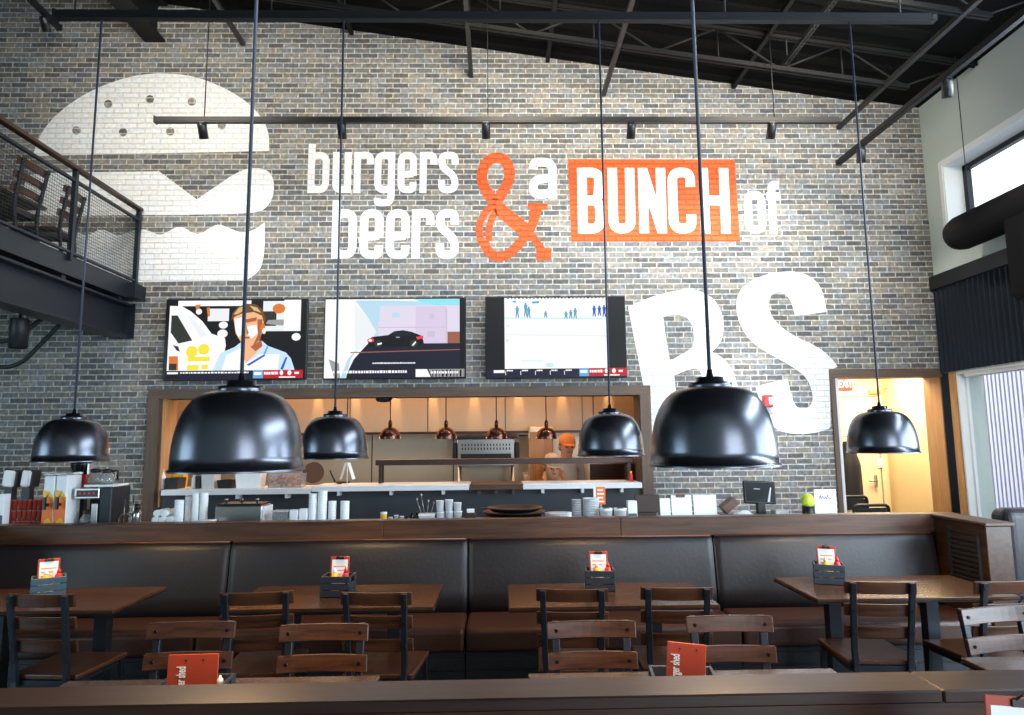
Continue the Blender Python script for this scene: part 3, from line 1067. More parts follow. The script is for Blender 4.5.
near = [(238, 471, 'large looking black dome pendant over the left near table'), (714, 469, 'large looking black dome pendant below the painted letter B')]
FARY, NEARY = 4.15, 2.2
lamp_spots = []
for px, py, lb in far:
    p = at(px, py, Y=FARY)
    make_pendant((p.x, FARY, 1.552), T1Z - .002, lb)
    lamp_spots.append((p.x, FARY, 1.552))
for px, py, lb in near:
    p = at(px, py, Y=NEARY)
    make_pendant((p.x, NEARY, 1.562), roof_z(p.x) - .05, lb)
    lamp_spots.append((p.x, NEARY, 1.562))

# ================================================================== MEZZANINE
XM = -3.88
MZ = 3.31
struct(MB().box(-8.9, XM - .03, 1.0, YW - .003, MZ - .10, MZ).build('mezzanine_floor', 'joist'), 'dark mezzanine deck beside the burger painting', 'mezzanine')
m = MB()
m.box(XM - .02, XM, 1.0, YW - .003, MZ - .13, MZ + .055)
m.box(XM - .09, XM - .02, 1.0, YW - .003, MZ - .13, MZ - .115)
m.box(XM, XM + .10, 6.98, YW - .003, MZ - .13, MZ + .02)
struct(m.build('mezzanine_fascia', 'blue_steel'), 'blue black steel channel along the mezzanine edge', 'fascia')
m = MB()
zb = 2.78
m.box(XM - .24, XM - .02, 1.0, YW - .003, zb, zb + .022)
m.box(XM - .24, XM - .02, 1.0, YW - .003, zb + .338, zb + .36)
m.box(XM - .14, XM - .118, 1.0, YW - .003, zb + .022, zb + .338)
m.box(XM - .245, XM + .0, YW - .02, YW - .003, zb - .01, zb + .37)
struct(m.build('mezzanine_beam', 'blue_steel'), 'blue black steel beam under the mezzanine edge', 'beam')
m = MB()
for i in range(7):
    y = 1.4 + i * .92
    m.box(XM - .20, XM - .03, y, y + .06, zb + .362, MZ - .135)
struct(m.build('mezzanine_spacer', 'black_metal'), 'black spacer blocks between the mezzanine beam and deck', 'bracket')
for i in range(4):
    y = 6.6 - i * 1.1
    struct(MB().box(-8.9, XM - .25, y - .04, y + .04, MZ - .3, MZ - .105).build('mezzanine_joist', 'joist'), ('dark deck joist under the mezzanine nearest the brick wall', 'second dark deck joist under the mezzanine from the brick wall', 'third dark deck joist under the mezzanine', 'fourth dark deck joist under the mezzanine')[i], 'joist')

rail = thing('guard_railing', 'dark steel railing with wire mesh and timber handrail on the mezzanine', 'railing', (XM + .012, 0, MZ + .055))
RH = .80
posts = [7.13, 6.03, 4.93, 3.83, 2.73]
for y in posts:
    MB().box(-.02, .02, y - .02, y + .02, -.05, RH - .005).build('post', 'blue_steel', rail)
MB().cbox(-.035, .035, 1.0, 7.16, RH, RH + .035, .006).build('handrail', 'wood_dark_y', rail)
MB().box(-.016, .016, 1.0, 7.11, RH - .115, RH - .09).build('top_rail', 'blue_steel', rail)
MB().box(-.016, .016, 1.0, 7.11, .012, .034).build('bottom_rail', 'blue_steel', rail)
for y0, y1 in zip(posts[1:], posts):
    m = MB()
    za, zc_ = .035, RH - .117
    n = int((zc_ - za) / .030)
    for k in range(n + 1):
        z = za + (zc_ - za) * k / n
        m.box(-.002, .002, y0 + .022, y1 - .022, z - .0016, z + .0016)
    n = int((y1 - y0) / .030)
    for k in range(1, n):
        y = y0 + (y1 - y0) * k / n
        m.box(-.0035, -.002, y - .0010, y + .0010, za, zc_)
    m.build('wire_mesh', 'strut', rail)

# can light and pipes under the mezzanine
p = at(19, 333, Y=6.2)
c = thing('can_downlight', 'black can downlight hanging under the mezzanine', 'ceiling light', (p.x, 6.2, at(19, 348, Y=6.2).z))
MB().lathe([(0, .27), (.074, .27), (.076, .26), (.076, 0), (.070, 0), (.068, .02), (0, .02)], n=28).build('housing', 'black_metal', c)
MB().lathe([(0, .022), (.066, .022)], n=24).build('lens', 'lens', c)
MB().tube([(0, 0, .27), (0, 0, MZ - .105 - c.location.z)], .012, 8).build('stem', 'black_metal', c)
for pts, lb in (([(-8.5, 6.35, 2.62), (-4.55, 6.35, 2.62), (-4.25, 6.45, 2.95), (-4.2, 6.5, 3.15)], 'black bent pipe under the mezzanine beside the can light'),
                ([(-8.5, 6.7, 2.42), (-4.72, 6.7, 2.42), (-4.38, 6.75, 2.85), (-4.25, 6.8, 3.15)], 'lower black bent pipe under the mezzanine at the brick wall')):
    struct(MB().tube(round_path(pts, .15), .022, 8).build('ceiling_pipe', 'black_metal'), lb, 'pipe')

# ================================================================== BLACK DUCT BY THE WINDOW
d = thing('black_hanging_duct', 'black round ended duct in front of the high window', 'duct', (4.55, 6.25, 3.62))
pz = [(0, -3.2, .0), (0, -.2, .0), (0, .02, 0), (0, .10, 0), (0, .145, 0), (0, .16, 0)]
MB().tube(pz, [.17, .17, .17, .15, .10, .03], 24).build('duct', 'duct', d)
MB().cbox(-.13, .15, -1.15, -.62, -.82, .02, .05).build('drop', 'duct', d)
MB().tube([(0, -1.9, .15), (0, -1.9, roof_z(4.55) - .05 - 3.62)], .01, 6).build('hanger', 'track', d)
MB().tube([(0, -.1, .15), (0, -.1, roof_z(4.55) - .05 - 3.62)], .004, 6).build('hanger', 'track', d)

# ================================================================== TELEVISIONS
SC = dict(white=(1, 1, 1), pale=(.86, .9, .93), navy=(.012, .012, .035), black=(.006, .006, .008), blue=(.12, .42, .85), red=(.55, .01, .02), orange=(.75, .20, .03), skin=(.95, .50, .26), shade=(.45, .13, .05), hair=(.16, .07, .02), blond=(.75, .48, .22),
          shirt=(.62, .82, 1.0), deep=(.02, .10, .55), yellow=(.95, .82, .05), grey=(.35, .36, .36), dark=(.03, .035, .03), lilac=(.72, .62, .80), lilac2=(.78, .72, .86), cyan=(.30, .80, .92), skyb=(.50, .74, .90), road=(.012, .014, .03), rust=(.35, .12, .08), figure=(.12, .36, .55), mint=(.55, .88, .88), tail=(.9, .05, .08), wall=(.62, .55, .72))
SM = {k: scr('picture_' + k, v) for k, v in SC.items()}

def rect(c_, x0, y0, x1, y1): return (c_, [(x0, y0), (x1, y0), (x1, y1), (x0, y1)])

def television(px0, py0, px1, py1, label, size, pic):
    """PIC: coloured outlines in a SIZE frame whose corners are the corners of the set."""
    a_, b_ = at(px0, py0, Y=YW - .11), at(px1, py1, Y=YW - .11)
    Wd, Ht = b_.x - a_.x, a_.z - b_.z
    t = thing('television', label, 'television', (a_.x, YW - .11, b_.z), 0, 'wall mounted televisions')
    MB().cbox(0, Wd, .0, .045, 0, Ht, .006).build('casing', 'black', t)
    MB().box(Wd * .3, Wd * .7, .045, .107, Ht * .3, Ht * .7).build('wall_mount', 'black_metal', t)
    m = MB()
    names = []
    for i, (c_, poly) in enumerate(pic):
        if c_ not in names:
            names.append(c_)
        vs = [(x / size[0] * Wd, -.0006 - i * .00012, Ht - y / size[1] * Ht) for x, y in poly]
        m.add(vs, [list(range(len(vs)))], names.index(c_))
    for f in m.f:
        n = Vector((0, 0, 0))
        for k in range(len(f)):
            n += m.v[f[k]].cross(m.v[f[(k + 1) % len(f)]])
        if n.y > 0:
            f.reverse()
    m.build('screen', [SM[n] for n in names], t)
    return t

def dashes(c_, x0, x1, y0, y1, seed, w0=8, w1=22, gap=5):
    rn = random.Random(seed)
    out, x = [], x0
    while x < x1:
        w_ = rn.uniform(w0, w1)
        out.append(rect(c_, x, y0 + rn.uniform(0, 2), min(x + w_, x1), y1))
        x += w_ + gap
    return out

def ell(c_, x, y, rx, ry, n=18): return (c_, [(x + rx * math.cos(2 * PI * k / n), y + ry * math.sin(2 * PI * k / n)) for k in range(n)])

def news_tag(x0, y0, x1, y1):
    u = (x1 - x0)
    h = (y1 - y0)
    o = [rect('blue', x0, y0, x0 + u * .2, y1), rect('red', x0 + u * .2, y0, x1, y1), rect('white', x0 + .02 * u, y0 + h * .25, x0 + u * .17, y0 + h * .6)]
    o += dashes('white', x0 + u * .22, x0 + u * .5, y0 + h * .2, y0 + h * .55, 5, 6, 14, 3)
    o += [rect('white', x0 + u * .52, y0 + h * .8, x0 + u * .85, y0 + h * .95), ell('white', x0 + u * .57, y0 + h * .35, u * .035, h * .3), ell('white', x0 + u * .73, y0 + h * .35, u * .04, h * .3), rect('white', x0 + u * .83, y0 + h * .25, x0 + u * .92, y0 + h * .5)]
    return o

# first set: man in a pale blue shirt, white car door behind him (frame 55..998 x 62..612)
def off(pic, ox, oy): return [(c_, [(x - ox, y - oy) for x, y in p]) for c_, p in pic]
pic = [rect('black', 82, 72, 985, 548), rect('white', 135, 75, 620, 112), rect('pale', 700, 80, 950, 285), rect('dark', 700, 150, 790, 250), ('grey', [(720, 235), (830, 248), (880, 225), (870, 205), (735, 210)]),
       rect('white', 840, 72, 952, 285), ell('orange', 805, 132, 42, 34), ell('white', 925, 325, 30, 26), rect('pale', 335, 130, 475, 215), ell('white', 275, 150, 20, 20), ('orange', [(250, 105), (285, 100), (275, 130), (255, 140)]), ('orange', [(325, 125), (345, 120), (350, 180), (335, 185)]),
       ell('white', 440, 242, 30, 24), ell('white', 437, 300, 34, 28),
       ('white', [(82, 110), (160, 112), (225, 150), (300, 215), (365, 300), (455, 330), (462, 380), (440, 548), (82, 548)]),
       ('dark', [(95, 175), (135, 175), (240, 345), (150, 365), (95, 290)]), ('pale', [(200, 172), (230, 190), (340, 310), (290, 325), (255, 265)]), ('dark', [(115, 375), (150, 385), (162, 420), (140, 412)]),
       ell('yellow', 240, 420, 38, 38), ell('yellow', 318, 405, 38, 36), rect('yellow', 215, 455, 360, 485), rect('yellow', 215, 510, 290, 545), rect('yellow', 310, 508, 350, 540), ('orange', [(92, 450), (150, 450), (158, 545), (95, 545)]), rect('dark', 95, 500, 145, 545),
       ('shirt', [(385, 548), (430, 430), (520, 392), (560, 360), (600, 400), (700, 350), (740, 385), (860, 430), (895, 470), (922, 548)]),
       ('white', [(440, 548), (470, 445), (560, 400), (600, 500), (690, 440), (820, 440), (810, 548)]),
       ('deep', [(605, 510), (720, 440), (725, 452), (620, 518)]), ('deep', [(828, 540), (860, 460), (872, 462), (845, 545)]), ('blue', [(712, 440), (735, 385), (745, 390), (722, 450)]),
       ('skin', [(560, 370), (690, 350), (700, 395), (600, 500), (578, 450)]), ('shade', [(625, 390), (695, 345), (705, 385), (660, 420)]),
       ('skin', [(505, 190), (520, 140), (600, 118), (690, 140), (712, 200), (700, 290), (680, 355), (620, 388), (570, 370), (525, 300)]),
       ('white', [(512, 200), (560, 190), (575, 215), (570, 300), (545, 330), (522, 280)]), ('white', [(600, 250), (660, 240), (672, 300), (630, 335), (600, 300)]),
       ('shade', [(585, 205), (660, 190), (660, 215), (592, 228)]), ('shade', [(592, 245), (612, 300), (596, 308)]), ('shade', [(575, 322), (620, 322), (612, 336), (580, 335)]), ('shade', [(665, 205), (700, 205), (690, 340), (640, 385), (672, 310)]),
       ell('orange', 703, 265, 16, 34), ell('white', 712, 285, 12, 20),
       ('hair', [(492, 215), (498, 160), (530, 120), (590, 98), (650, 102), (700, 140), (720, 200), (712, 240), (695, 180), (640, 155), (560, 165), (515, 185)]), ('blond', [(505, 170), (540, 125), (590, 108), (575, 145), (530, 170)]), ('blond', [(610, 110), (660, 125), (690, 160), (640, 145)]),
       rect('navy', 75, 548, 980, 604), rect('black', 82, 550, 162, 600), rect('white', 86, 557, 158, 570)]
pic += dashes('white', 172, 620, 556, 567, 3) + news_tag(650, 547, 978, 602)
television(166.5, 299, 306, 379.5, 'leftmost wall television showing a man in a pale shirt', (943, 550), off(pic, 55, 62))

# second set: dark car passing a pale wall (frame 32..998 x 55..605)
pic = [rect('skyb', 40, 65, 955, 370), ('white', [(40, 65), (955, 65), (955, 100), (700, 82), (500, 75), (40, 72)]), ('cyan', [(640, 65), (955, 65), (955, 132), (720, 95)]), rect('lilac2', 400, 110, 955, 370), rect('lilac', 655, 115, 865, 370), ('skyb', [(250, 100), (410, 108), (410, 215), (250, 210)]), rect('wall', 860, 130, 870, 370), rect('lilac2', 872, 130, 955, 290), rect('rust', 872, 290, 955, 372),
       rect('wall', 735, 285, 785, 325), rect('wall', 750, 168, 782, 200), rect('skyb', 495, 158, 545, 190), rect('wall', 400, 255, 860, 262),
       rect('road', 40, 368, 990, 598), ('white', [(40, 65), (240, 70), (330, 190), (330, 370), (240, 470), (180, 598), (40, 598)]), ('pale', [(240, 70), (250, 110), (330, 190), (390, 290), (330, 372), (250, 430), (240, 300)]), ('skyb', [(200, 470), (260, 400), (215, 480), (190, 598), (150, 598)]), ('grey', [(70, 470), (140, 500), (150, 598), (110, 598)]),
       ('rust', [(215, 424), (960, 408), (960, 414), (215, 431)]),
       ('black', [(328, 340), (365, 322), (470, 310), (510, 285), (570, 278), (630, 290), (700, 318), (712, 368), (660, 392), (600, 385), (430, 392), (340, 385)]), ('road', [(485, 315), (520, 290), (570, 285), (618, 298), (625, 315)]), ell('dark', 402, 368, 26, 26), ell('dark', 645, 368, 26, 26), ('white', [(395, 368), (425, 360), (428, 370), (400, 380)]), ('white', [(630, 380), (655, 352), (660, 362), (640, 385)]), ell('tail', 352, 345, 24, 14), ell('white', 348, 346, 12, 8), ('tail', [(658, 325), (708, 315), (708, 335), (668, 342)]), rect('grey', 522, 322, 548, 330),
       rect('black', 957, 65, 990, 598)]
pic += dashes('pale', 365, 655, 494, 504, 8, 10, 30, 2) + dashes('white', 80, 600, 548, 566, 9) + [('white', [(658, 542), (735, 542), (760, 594), (658, 594)]), ('grey', [(745, 542), (988, 542), (988, 594), (768, 594)])] + dashes('black', 770, 985, 546, 592, 4, 5, 15, 14) + dashes('white', 760, 945, 556, 572, 12)
television(324.6, 298, 466, 378.3, 'middle wall television showing a dark car', (966, 550), off(pic, 32, 55))

# third set: pale playing field with small figures between black side bars (frame 35..975 x 45..578)
pic = [rect('black', 42, 52, 970, 572), rect('white', 162, 54, 856, 516), ('mint', [(162, 182), (856, 188), (856, 196), (162, 190)]), rect('pale', 165, 196, 850, 200), ('pale', [(170, 290), (856, 300), (856, 312), (170, 300)])]
for x, y, h in ((248, 115, 68), (305, 95, 85), (325, 120, 65), (438, 150, 34), (575, 152, 40), (607, 142, 50), (637, 130, 62), (765, 115, 65), (800, 115, 60), (832, 112, 70)):
    c_ = 'figure' if x < 750 else 'deep'
    pic += [ell(c_, x, y, 7, 8, 8), (c_, [(x - 12, y + 6), (x + 12, y + 6), (x + 8, y + h * .55), (x + 12, y + h), (x + 4, y + h), (x, y + h * .62), (x - 6, y + h), (x - 12, y + h), (x - 8, y + h * .5)])]
pic += [('figure', [(345, 80), (395, 76), (395, 90), (350, 92)]), ('figure', [(215, 75), (240, 72), (238, 86), (220, 84)]), rect('mint', 172, 322, 188, 342), rect('mint', 178, 232, 190, 244), ('mint', [(270, 462), (420, 464), (420, 470), (270, 468)]), ell('mint', 460, 492, 28, 14)]
pic += dashes('black', 180, 840, 54, 60, 2, 8, 16, 12) + [rect('navy', 42, 518, 970, 572), rect('white', 88, 524, 160, 542)]
for x in (175, 275, 372, 470, 565):
    pic += dashes('white', x, x + 40, 522, 532, x, 8, 16, 2) + [rect('white', x - 10, 530, x - 6, 556)]
pic += news_tag(655, 515, 970, 567)
television(485.3, 296.7, 627.4, 377.6, 'rightmost wall television showing a pale playing field', (940, 533), off(pic, 35, 45))

# fire alarm pull station and exit sign
p = at(764.5, 407, Y=YW - .06)
al = thing('fire_alarm_switch', 'small red fire alarm station on the painted letter S', 'fire alarm', (p.x, YW - .06, p.z))
MB().cbox(0, .10, 0, .057, 0, .13, .008).build('housing', 'red', al)
MB().cbox(.05, .095, -.012, -.001, .028, .105, .004).build('pull_handle', 'paper', al)
p0, p1 = at(838.5, 391, Y=8.45), at(852, 378, Y=8.45)
ex = thing('exit_sign', 'red exit sign hanging in the corridor', 'exit sign', ((p0.x + p1.x) / 2, 8.45, p0.z))
wd, ht = p1.x - p0.x, p1.z - p0.z
MB().cbox(-wd / 2, wd / 2, 0, .04, 0, ht, .005).build('housing', 'exit_red', ex)
MB().box(-.02, .02, .005, .035, ht, 2.595 - p0.z).build('stem', 'white', ex)
text_mesh('lettering', 'EXIT', ht * .80, 'exit_letter', ex, Matrix.Translation((0, -.003, ht * .52)) @ Matrix.Rotation(PI / 2, 4, 'X'), .001, .66, .0006)
# ================================================================== BOOTH, HALF WALLS, COUNTER
HWZ = 1.085
BX = [-3.56, -1.905, -.215, 1.55, 3.17]
# the half wall behind the booth
h = struct(bpy.data.objects.new('wall_partition', None), 'timber half wall behind the long booth', 'half wall')
COL.objects.link(h)
MB().box(-3.9, 3.40, 5.02, 5.10, 0, HWZ - .03).build('panel', 'wood_dark', h)
for x0, x1 in ((-3.9, -.83), (-.829, .89), (.891, 3.40)):
    MB().cbox(x0, x1, 4.99, 5.115, HWZ - .135, HWZ, .004).build('rail', 'wood_cap', h)
# right return with the louvre
h = struct(bpy.data.objects.new('wall_return', None), 'timber end wall of the booth with a louvred vent', 'half wall')
COL.objects.link(h)
MB().cbox(3.20, 3.37, 4.46, 4.985, 0, HWZ - .025, .004).build('panel', 'wood_dark_y', h)
MB().cbox(3.185, 3.385, 4.44, 4.985, HWZ - .024, HWZ, .005).build('cap', 'wood_cap', h)
m = MB()
for k in range(11):
    z = .62 + k * .033
    m.box(3.181, 3.196, 4.53, 4.81, z, z + .014)
m.box(3.178, 3.199, 4.52, 4.53, .60, 1.0).box(3.178, 3.199, 4.81, 4.82, .60, 1.0).box(3.178, 3.199, 4.52, 4.82, .995, 1.005)
m.build('louvre', 'strut', h)
# left return
h = struct(bpy.data.objects.new('wall_return', None), 'timber end wall at the far left of the booth', 'half wall')
COL.objects.link(h)
MB().cbox(-3.80, -3.585, 4.36, 4.985, 0, HWZ - .025, .004).build('panel', 'wood_dark_y', h)
MB().cbox(-3.815, -3.57, 4.34, 4.985, HWZ - .024, HWZ, .005).build('cap', 'wood_cap', h)

names = ['leather booth section behind the leftmost far table', 'leather booth section left of the centre seam', 'leather booth section right of the centre seam', 'leather booth section beside the louvred end wall']
for i in range(4):
    x0, x1 = BX[i] + .004, BX[i + 1] - .004
    L = x1 - x0
    b = thing('booth_bench', names[i], 'booth', ((x0 + x1) / 2, 4.72, 0), 0, 'sections of the long leather booth')
    m = MB()
    # back cushion, leaning, with a rolled top
    prof = [(.155, .44), (.17, .60), (.20, .80), (.215, .90), (.228, .935), (.248, .95), (.268, .94), (.276, .91), (.276, .44)]
    n = len(prof)
    vs, xs = [], [-L / 2, -L / 2 + .012, -L / 2 + .05, 0, L / 2 - .05, L / 2 - .012, L / 2]
    ins = [.022, .006, 0, -.012, 0, .006, .022]
    for x, d in zip(xs, ins):
        for y, z in prof:
            vs.append((x, y + (d if y < .24 else 0), z - (d * .5 if z > .92 else 0)))
    fs = []
    for a_ in range(len(xs) - 1):
        for k in range(n):
            fs.append((a_ * n + k, a_ * n + (k + 1) % n, (a_ + 1) * n + (k + 1) % n, (a_ + 1) * n + k))
    fs += [list(range(n)), list(range((len(xs) - 1) * n, len(xs) * n))[::-1]]
    m.add(vs, fs, 0, True)
    m.build('backrest', 'leather', b)
    MB().tube([(-L / 2 + .01, .256, .953), (L / 2 - .01, .256, .953)], .007, 8).build('rim_sheen', 'rim_sheen', b)  # brown tube paints the warm light caught by the cushion top
    MB().box(-L / 2, L / 2, -.30, .15, .33, .475).build('seat_cushion', 'leather_seat', b, .028, 4)
    m = MB().box(-L / 2, L / 2, -.25, .26, .06, .325)
    m.box(-L / 2, L / 2, -.20, .26, 0, .06)
    for z in (.14, .225):
        m.box(-L / 2, L / 2, -.262, -.25, z, z + .07)
    m.build('base', 'dark_panel', b)
# the dark booth beyond, by the lower window
b = thing('booth_bench', 'black leather booth end below the lower window', 'booth', (4.35, 5.1, 0))
MB().box(-.60, .42, -.10, .10, .42, 1.11).build('backrest', 'leather', b, .07, 5)
MB().cbox(-.62, .40, -.62, -.11, .33, .47, .04).build('seat_cushion', 'leather', b, .02, 3)
MB().box(-.60, .38, -.56, .06, 0, .325).build('base', 'dark_panel', b)

# service counter behind the half wall
CZ = 1.0
c = thing('service_counter', 'long service counter behind the booth half wall', 'counter', (0, 5.55, 0))
MB().cbox(-5.6, 3.4, -.43, .35, CZ - .04, CZ, .004).build('worktop', 'steel_edge', c)
MB().box(-5.55, 3.35, -.36, .32, 0, CZ - .041).build('base', 'dark_panel', c)

# near ledge
h = struct(bpy.data.objects.new('wall_ledge', None), 'timber capped half wall along the bottom of the view', 'half wall')
COL.objects.link(h)
LA = .0
m = MB().cbox(-2.2, 1.055, 1.665, 1.80, 1.02, 1.05, .004)
m.build('cap', 'wood_ledge', h)
MB().cbox(1.057, 2.4, 1.665, 1.80, 1.02, 1.05, .004).build('cap', 'wood_ledge', h)
MB().box(-2.2, 2.4, 1.68, 1.785, 0, 1.019).build('panel', 'wood_dark', h)

# ================================================================== TABLES
def make_table(label, loc, L, D, group, po=.1):
    t = thing('dining_table', label, 'table', loc, 0, group)
    MB().cbox(-L / 2, L / 2, -D / 2, D / 2, .740, .76, .003).build('tabletop', 'table_top', t)
    m = MB().box(-L / 2 - .002, L / 2 + .002, -D / 2 - .002, D / 2 + .002, .735, .7395)
    m.build('edge_band', 'black', t)
    for s in (-1, 1):
        x = s * (L / 2 - .27)
        MB().box(x - .036, x + .036, po - .036, po + .036, .031, .709).build('post', 'chair_metal', t)
        MB().cbox(x - .035, x + .035, po - .16, po + .16, 0, .03, .005).build('foot', 'black_metal', t)
        MB().box(x - .03, x + .03, -.2, .2, .71, .7345).build('bracket', 'black_metal', t)
    return t
FT = [(-2.665, 4.14, 'far table at the left edge with a teal crate'), (-.925, 4.10, 'far table below the left of the two middle far pendants'),
      (.625, 4.05, 'far table below the right of the two middle far pendants'), (2.34, 4.135, 'far table beside the louvred end wall')]
for x, y, lb in FT:
    make_table('dark timber ' + lb, (x, y, 0), 1.14, .60, 'far row of dining tables')
NT = [(-1.05, 2.43, 'near table with a red clipboard under the left large pendant'), (.70, 2.42, 'near table with a red clipboard under the right large pendant'), (2.46, 2.52, 'near table at the right edge behind the ledge')]
for x, y, lb in NT:
    make_table('dark timber ' + lb, (x, y, 0), 1.18, .60, 'near row of dining tables', -.1)

# ================================================================== CHAIRS
def make_chair():
    t = thing('dining_chair', 'chair', 'chair', (0, 0, 0), 0, 'ladder back chairs')
    # seat towards +Y, back at Y = 0
    SH = .455
    m = MB()
    # dished timber seat
    nx, ny = 8, 7
    vs = []
    for j in range(ny + 1):
        for i in range(nx + 1):
            u, v_ = i / nx * 2 - 1, j / ny
            x = u * (.183 + .012 * v_)
            y = .035 + v_ * .40
            z = SH - .012 * (1 - u * u) * (1 - (2 * v_ - 1) ** 2)
            vs.append((x, y, z))
    k = len(vs)
    vs += [(x, y, SH - .026) for x, y, z in vs]
    fs = []
    w_ = nx + 1
    for j in range(ny):
        for i in range(nx):
            a_ = j * w_ + i
            fs.append((a_, a_ + 1, a_ + w_ + 1, a_ + w_))
            fs.append((k + a_, k + a_ + w_, k + a_ + w_ + 1, k + a_ + 1))
    for i in range(nx):
        fs.append((i, k + i, k + i + 1, i + 1))
        a_ = ny * w_ + i
        fs.append((a_, a_ + 1, k + a_ + 1, k + a_))
    for j in range(ny):
        a_ = j * w_
        fs.append((a_, a_ + w_, k + a_ + w_, k + a_))
        a_ = j * w_ + nx
        fs.append((a_, k + a_, k + a_ + w_, a_ + w_))
    m.add(vs, fs, 0, False)
    m.build('seat', 'wood_seat', t, .006, 2)
    # rear legs run up to carry the slats
    path = [(0, -.055, 0), (0, .0, .25), (0, .018, .42), (0, .012, .52), (0, -.035, .80), (0, -.05, .875)]
    for s in (-1, 1):
        x = s * .152
        m = MB()
        vs = []
        for _, y, z in path:
            x = s * (.118 + .034 * min(1.0, z / .64))
            vs += [(x - .0155, y - .012, z), (x + .0155, y - .012, z), (x + .0155, y + .012, z), (x - .0155, y + .012, z)]
        fs = [(0, 3, 2, 1)]
        for q in range(len(path) - 1):
            o = q * 4
            for e in range(4):
                fs.append((o + e, o + (e + 1) % 4, o + 4 + (e + 1) % 4, o + 4 + e))
        e = (len(path) - 1) * 4
        fs.append((e, e + 1, e + 2, e + 3))
        m.add(vs, fs)
        m.build('back_leg', 'chair_metal', t, .003, 1)
        m = MB()
        x1 = s * .172
        vs = []
        for y, z, xx in ((.44, 0, x1 + s * .01), (.405, .428, x1)):
            vs += [(xx - .014, y - .014, z), (xx + .014, y - .014, z), (xx + .014, y + .014, z), (xx - .014, y + .014, z)]
        m.add(vs, [(0, 3, 2, 1), (4, 5, 6, 7)] + [(e, (e + 1) % 4, 4 + (e + 1) % 4, 4 + e) for e in range(4)])
        m.build('front_leg', 'chair_metal', t, .003, 1)
    m = MB()
    m.box(-.174, -.158, .03, .42, SH - .055, SH - .028).box(.158, .174, .03, .42, SH - .055, SH - .028)
    m.box(-.158, .158, .405, .42, SH - .055, SH - .028).box(-.158, .158, .03, .045, SH - .055, SH - .028)
    m.build('seat_frame', 'chair_metal', t)
    m = MB()
    for s in (-1, 1):
        m.box(s * .162 - .008, s * .162 + .008, -.005, .415, .20, .222)
    m.box(-.155, .155, .20, .215, .202, .220)
    m.build('stretcher', 'chair_metal', t)
    # three curved slats on the seat side of the uprights
    for zt in (.878, .758, .638):
        zb_ = zt - .066
        m = MB()
        vs = []
        N = 10
        for i in range(N + 1):
            x = -.188 + .376 * i / N
            for z in (zb_, zt):
                f = (z - .52) / .355
                yb = .012 - .062 * f + .014 + .014 * ((x / .152) ** 2 - 1)
                crown = .010 * (1 - (x / .205) ** 2) * 0
                vs += [(x, yb, z + crown), (x, yb + .017, z + crown)]
        fs = []
        for i in range(N):
            o = i * 4
            fs += [(o, o + 4, o + 6, o + 2), (o + 1, o + 3, o + 7, o + 5), (o + 2, o + 6, o + 7, o + 3), (o, o + 1, o + 5, o + 4)]
        fs += [(0, 2, 3, 1), (N * 4, N * 4 + 1, N * 4 + 3, N * 4 + 2)]
        m.add(vs, fs)
        sl = m.build('slat', 'wood_slat', t, .003, 1)
        zm = (zb_ + zt) / 2
        f = (zm - .52) / .355
        y0 = .012 - .062 * f
        for s in (-1, 1):
            MB().tube([(s * .152, y0 - .016, zm), (s * .152, y0 + .036, zm)], .0075, 8).build('bolt', 'bolt', sl)
    return t

chair = make_chair()
used = [False]
def put_chair(x, y, rz, label, z=0, group=None):
    if not used[0]:
        used[0] = True
        chair.location = (x, y, z)
        chair.rotation_euler = (0, 0, rz)
        chair['label'] = label
        if group: chair['group'] = group
        return chair
    return dup(chair, (x, y, z), rz, label, None, group)
R_ = math.radians
G1, G2, G3 = 'chairs with their backs to the camera at the far tables', 'chairs facing the camera behind the near tables', 'chairs on the mezzanine'
far_chairs = [(-2.40, 3.73, -6, 'ladder back chair nearest the left edge in front of the teal crate table'),
              (-3.02, 3.66, 4, 'ladder back chair mostly cut off by the left edge'),
              (-1.27, 3.70, 5, 'left of two ladder back chairs at the far table under the left middle pendant'),
              (-.635, 3.65, -5, 'right of two ladder back chairs at the far table under the left middle pendant'),
              (.385, 3.66, -5, 'left of two ladder back chairs at the far table under the right middle pendant'),
              (.935, 3.66, -4, 'right of two ladder back chairs at the far table under the right middle pendant'),
              (2.06, 3.73, -6, 'ladder back chair alone in front of the table by the louvred wall'),
              (2.73, 3.70, 3, 'ladder back chair partly behind the glaring chair at the right')]
for x, y, a_, lb in far_chairs:
    put_chair(x, y, R_(a_), lb, 0, G1)
near_chairs = [(-1.335, 3.06, 181, 'near chair with slats facing the camera behind the left red clipboard'),
               (-.745, 2.99, 180, 'near chair with slats facing the camera just right of the left red clipboard'),
               (.395, 2.97, 180, 'near chair with slats facing the camera left of the right red clipboard'),
               (1.005, 3.02, 179, 'near chair with slats facing the camera behind the right red clipboard'),
               (2.25, 3.10, 190, 'near chair with bright glare on its slats at the right edge')]
for x, y, a_, lb in near_chairs:
    put_chair(x, y, R_(a_), lb, 0, G2)
put_chair(-4.27, 6.62, R_(96), 'mezzanine chair seen side on near the railing end', MZ + .001, G3)
put_chair(-4.22, 5.95, R_(88), 'mezzanine chair nearer the left edge behind the wire mesh', MZ + .001, G3)
t = thing('dining_table', 'brown mezzanine table between the two chairs', 'table', (-4.98, 6.40, MZ + .001), R_(0))
MB().cbox(-.38, .38, -.36, .36, .728, .76, .004).build('tabletop', 'table_top', t)
MB().box(-.035, .035, -.035, .035, .03, .727).build('post', 'chair_metal', t)
MB().cbox(-.25, .25, -.25, .25, 0, .03, .005).build('foot', 'black_metal', t)

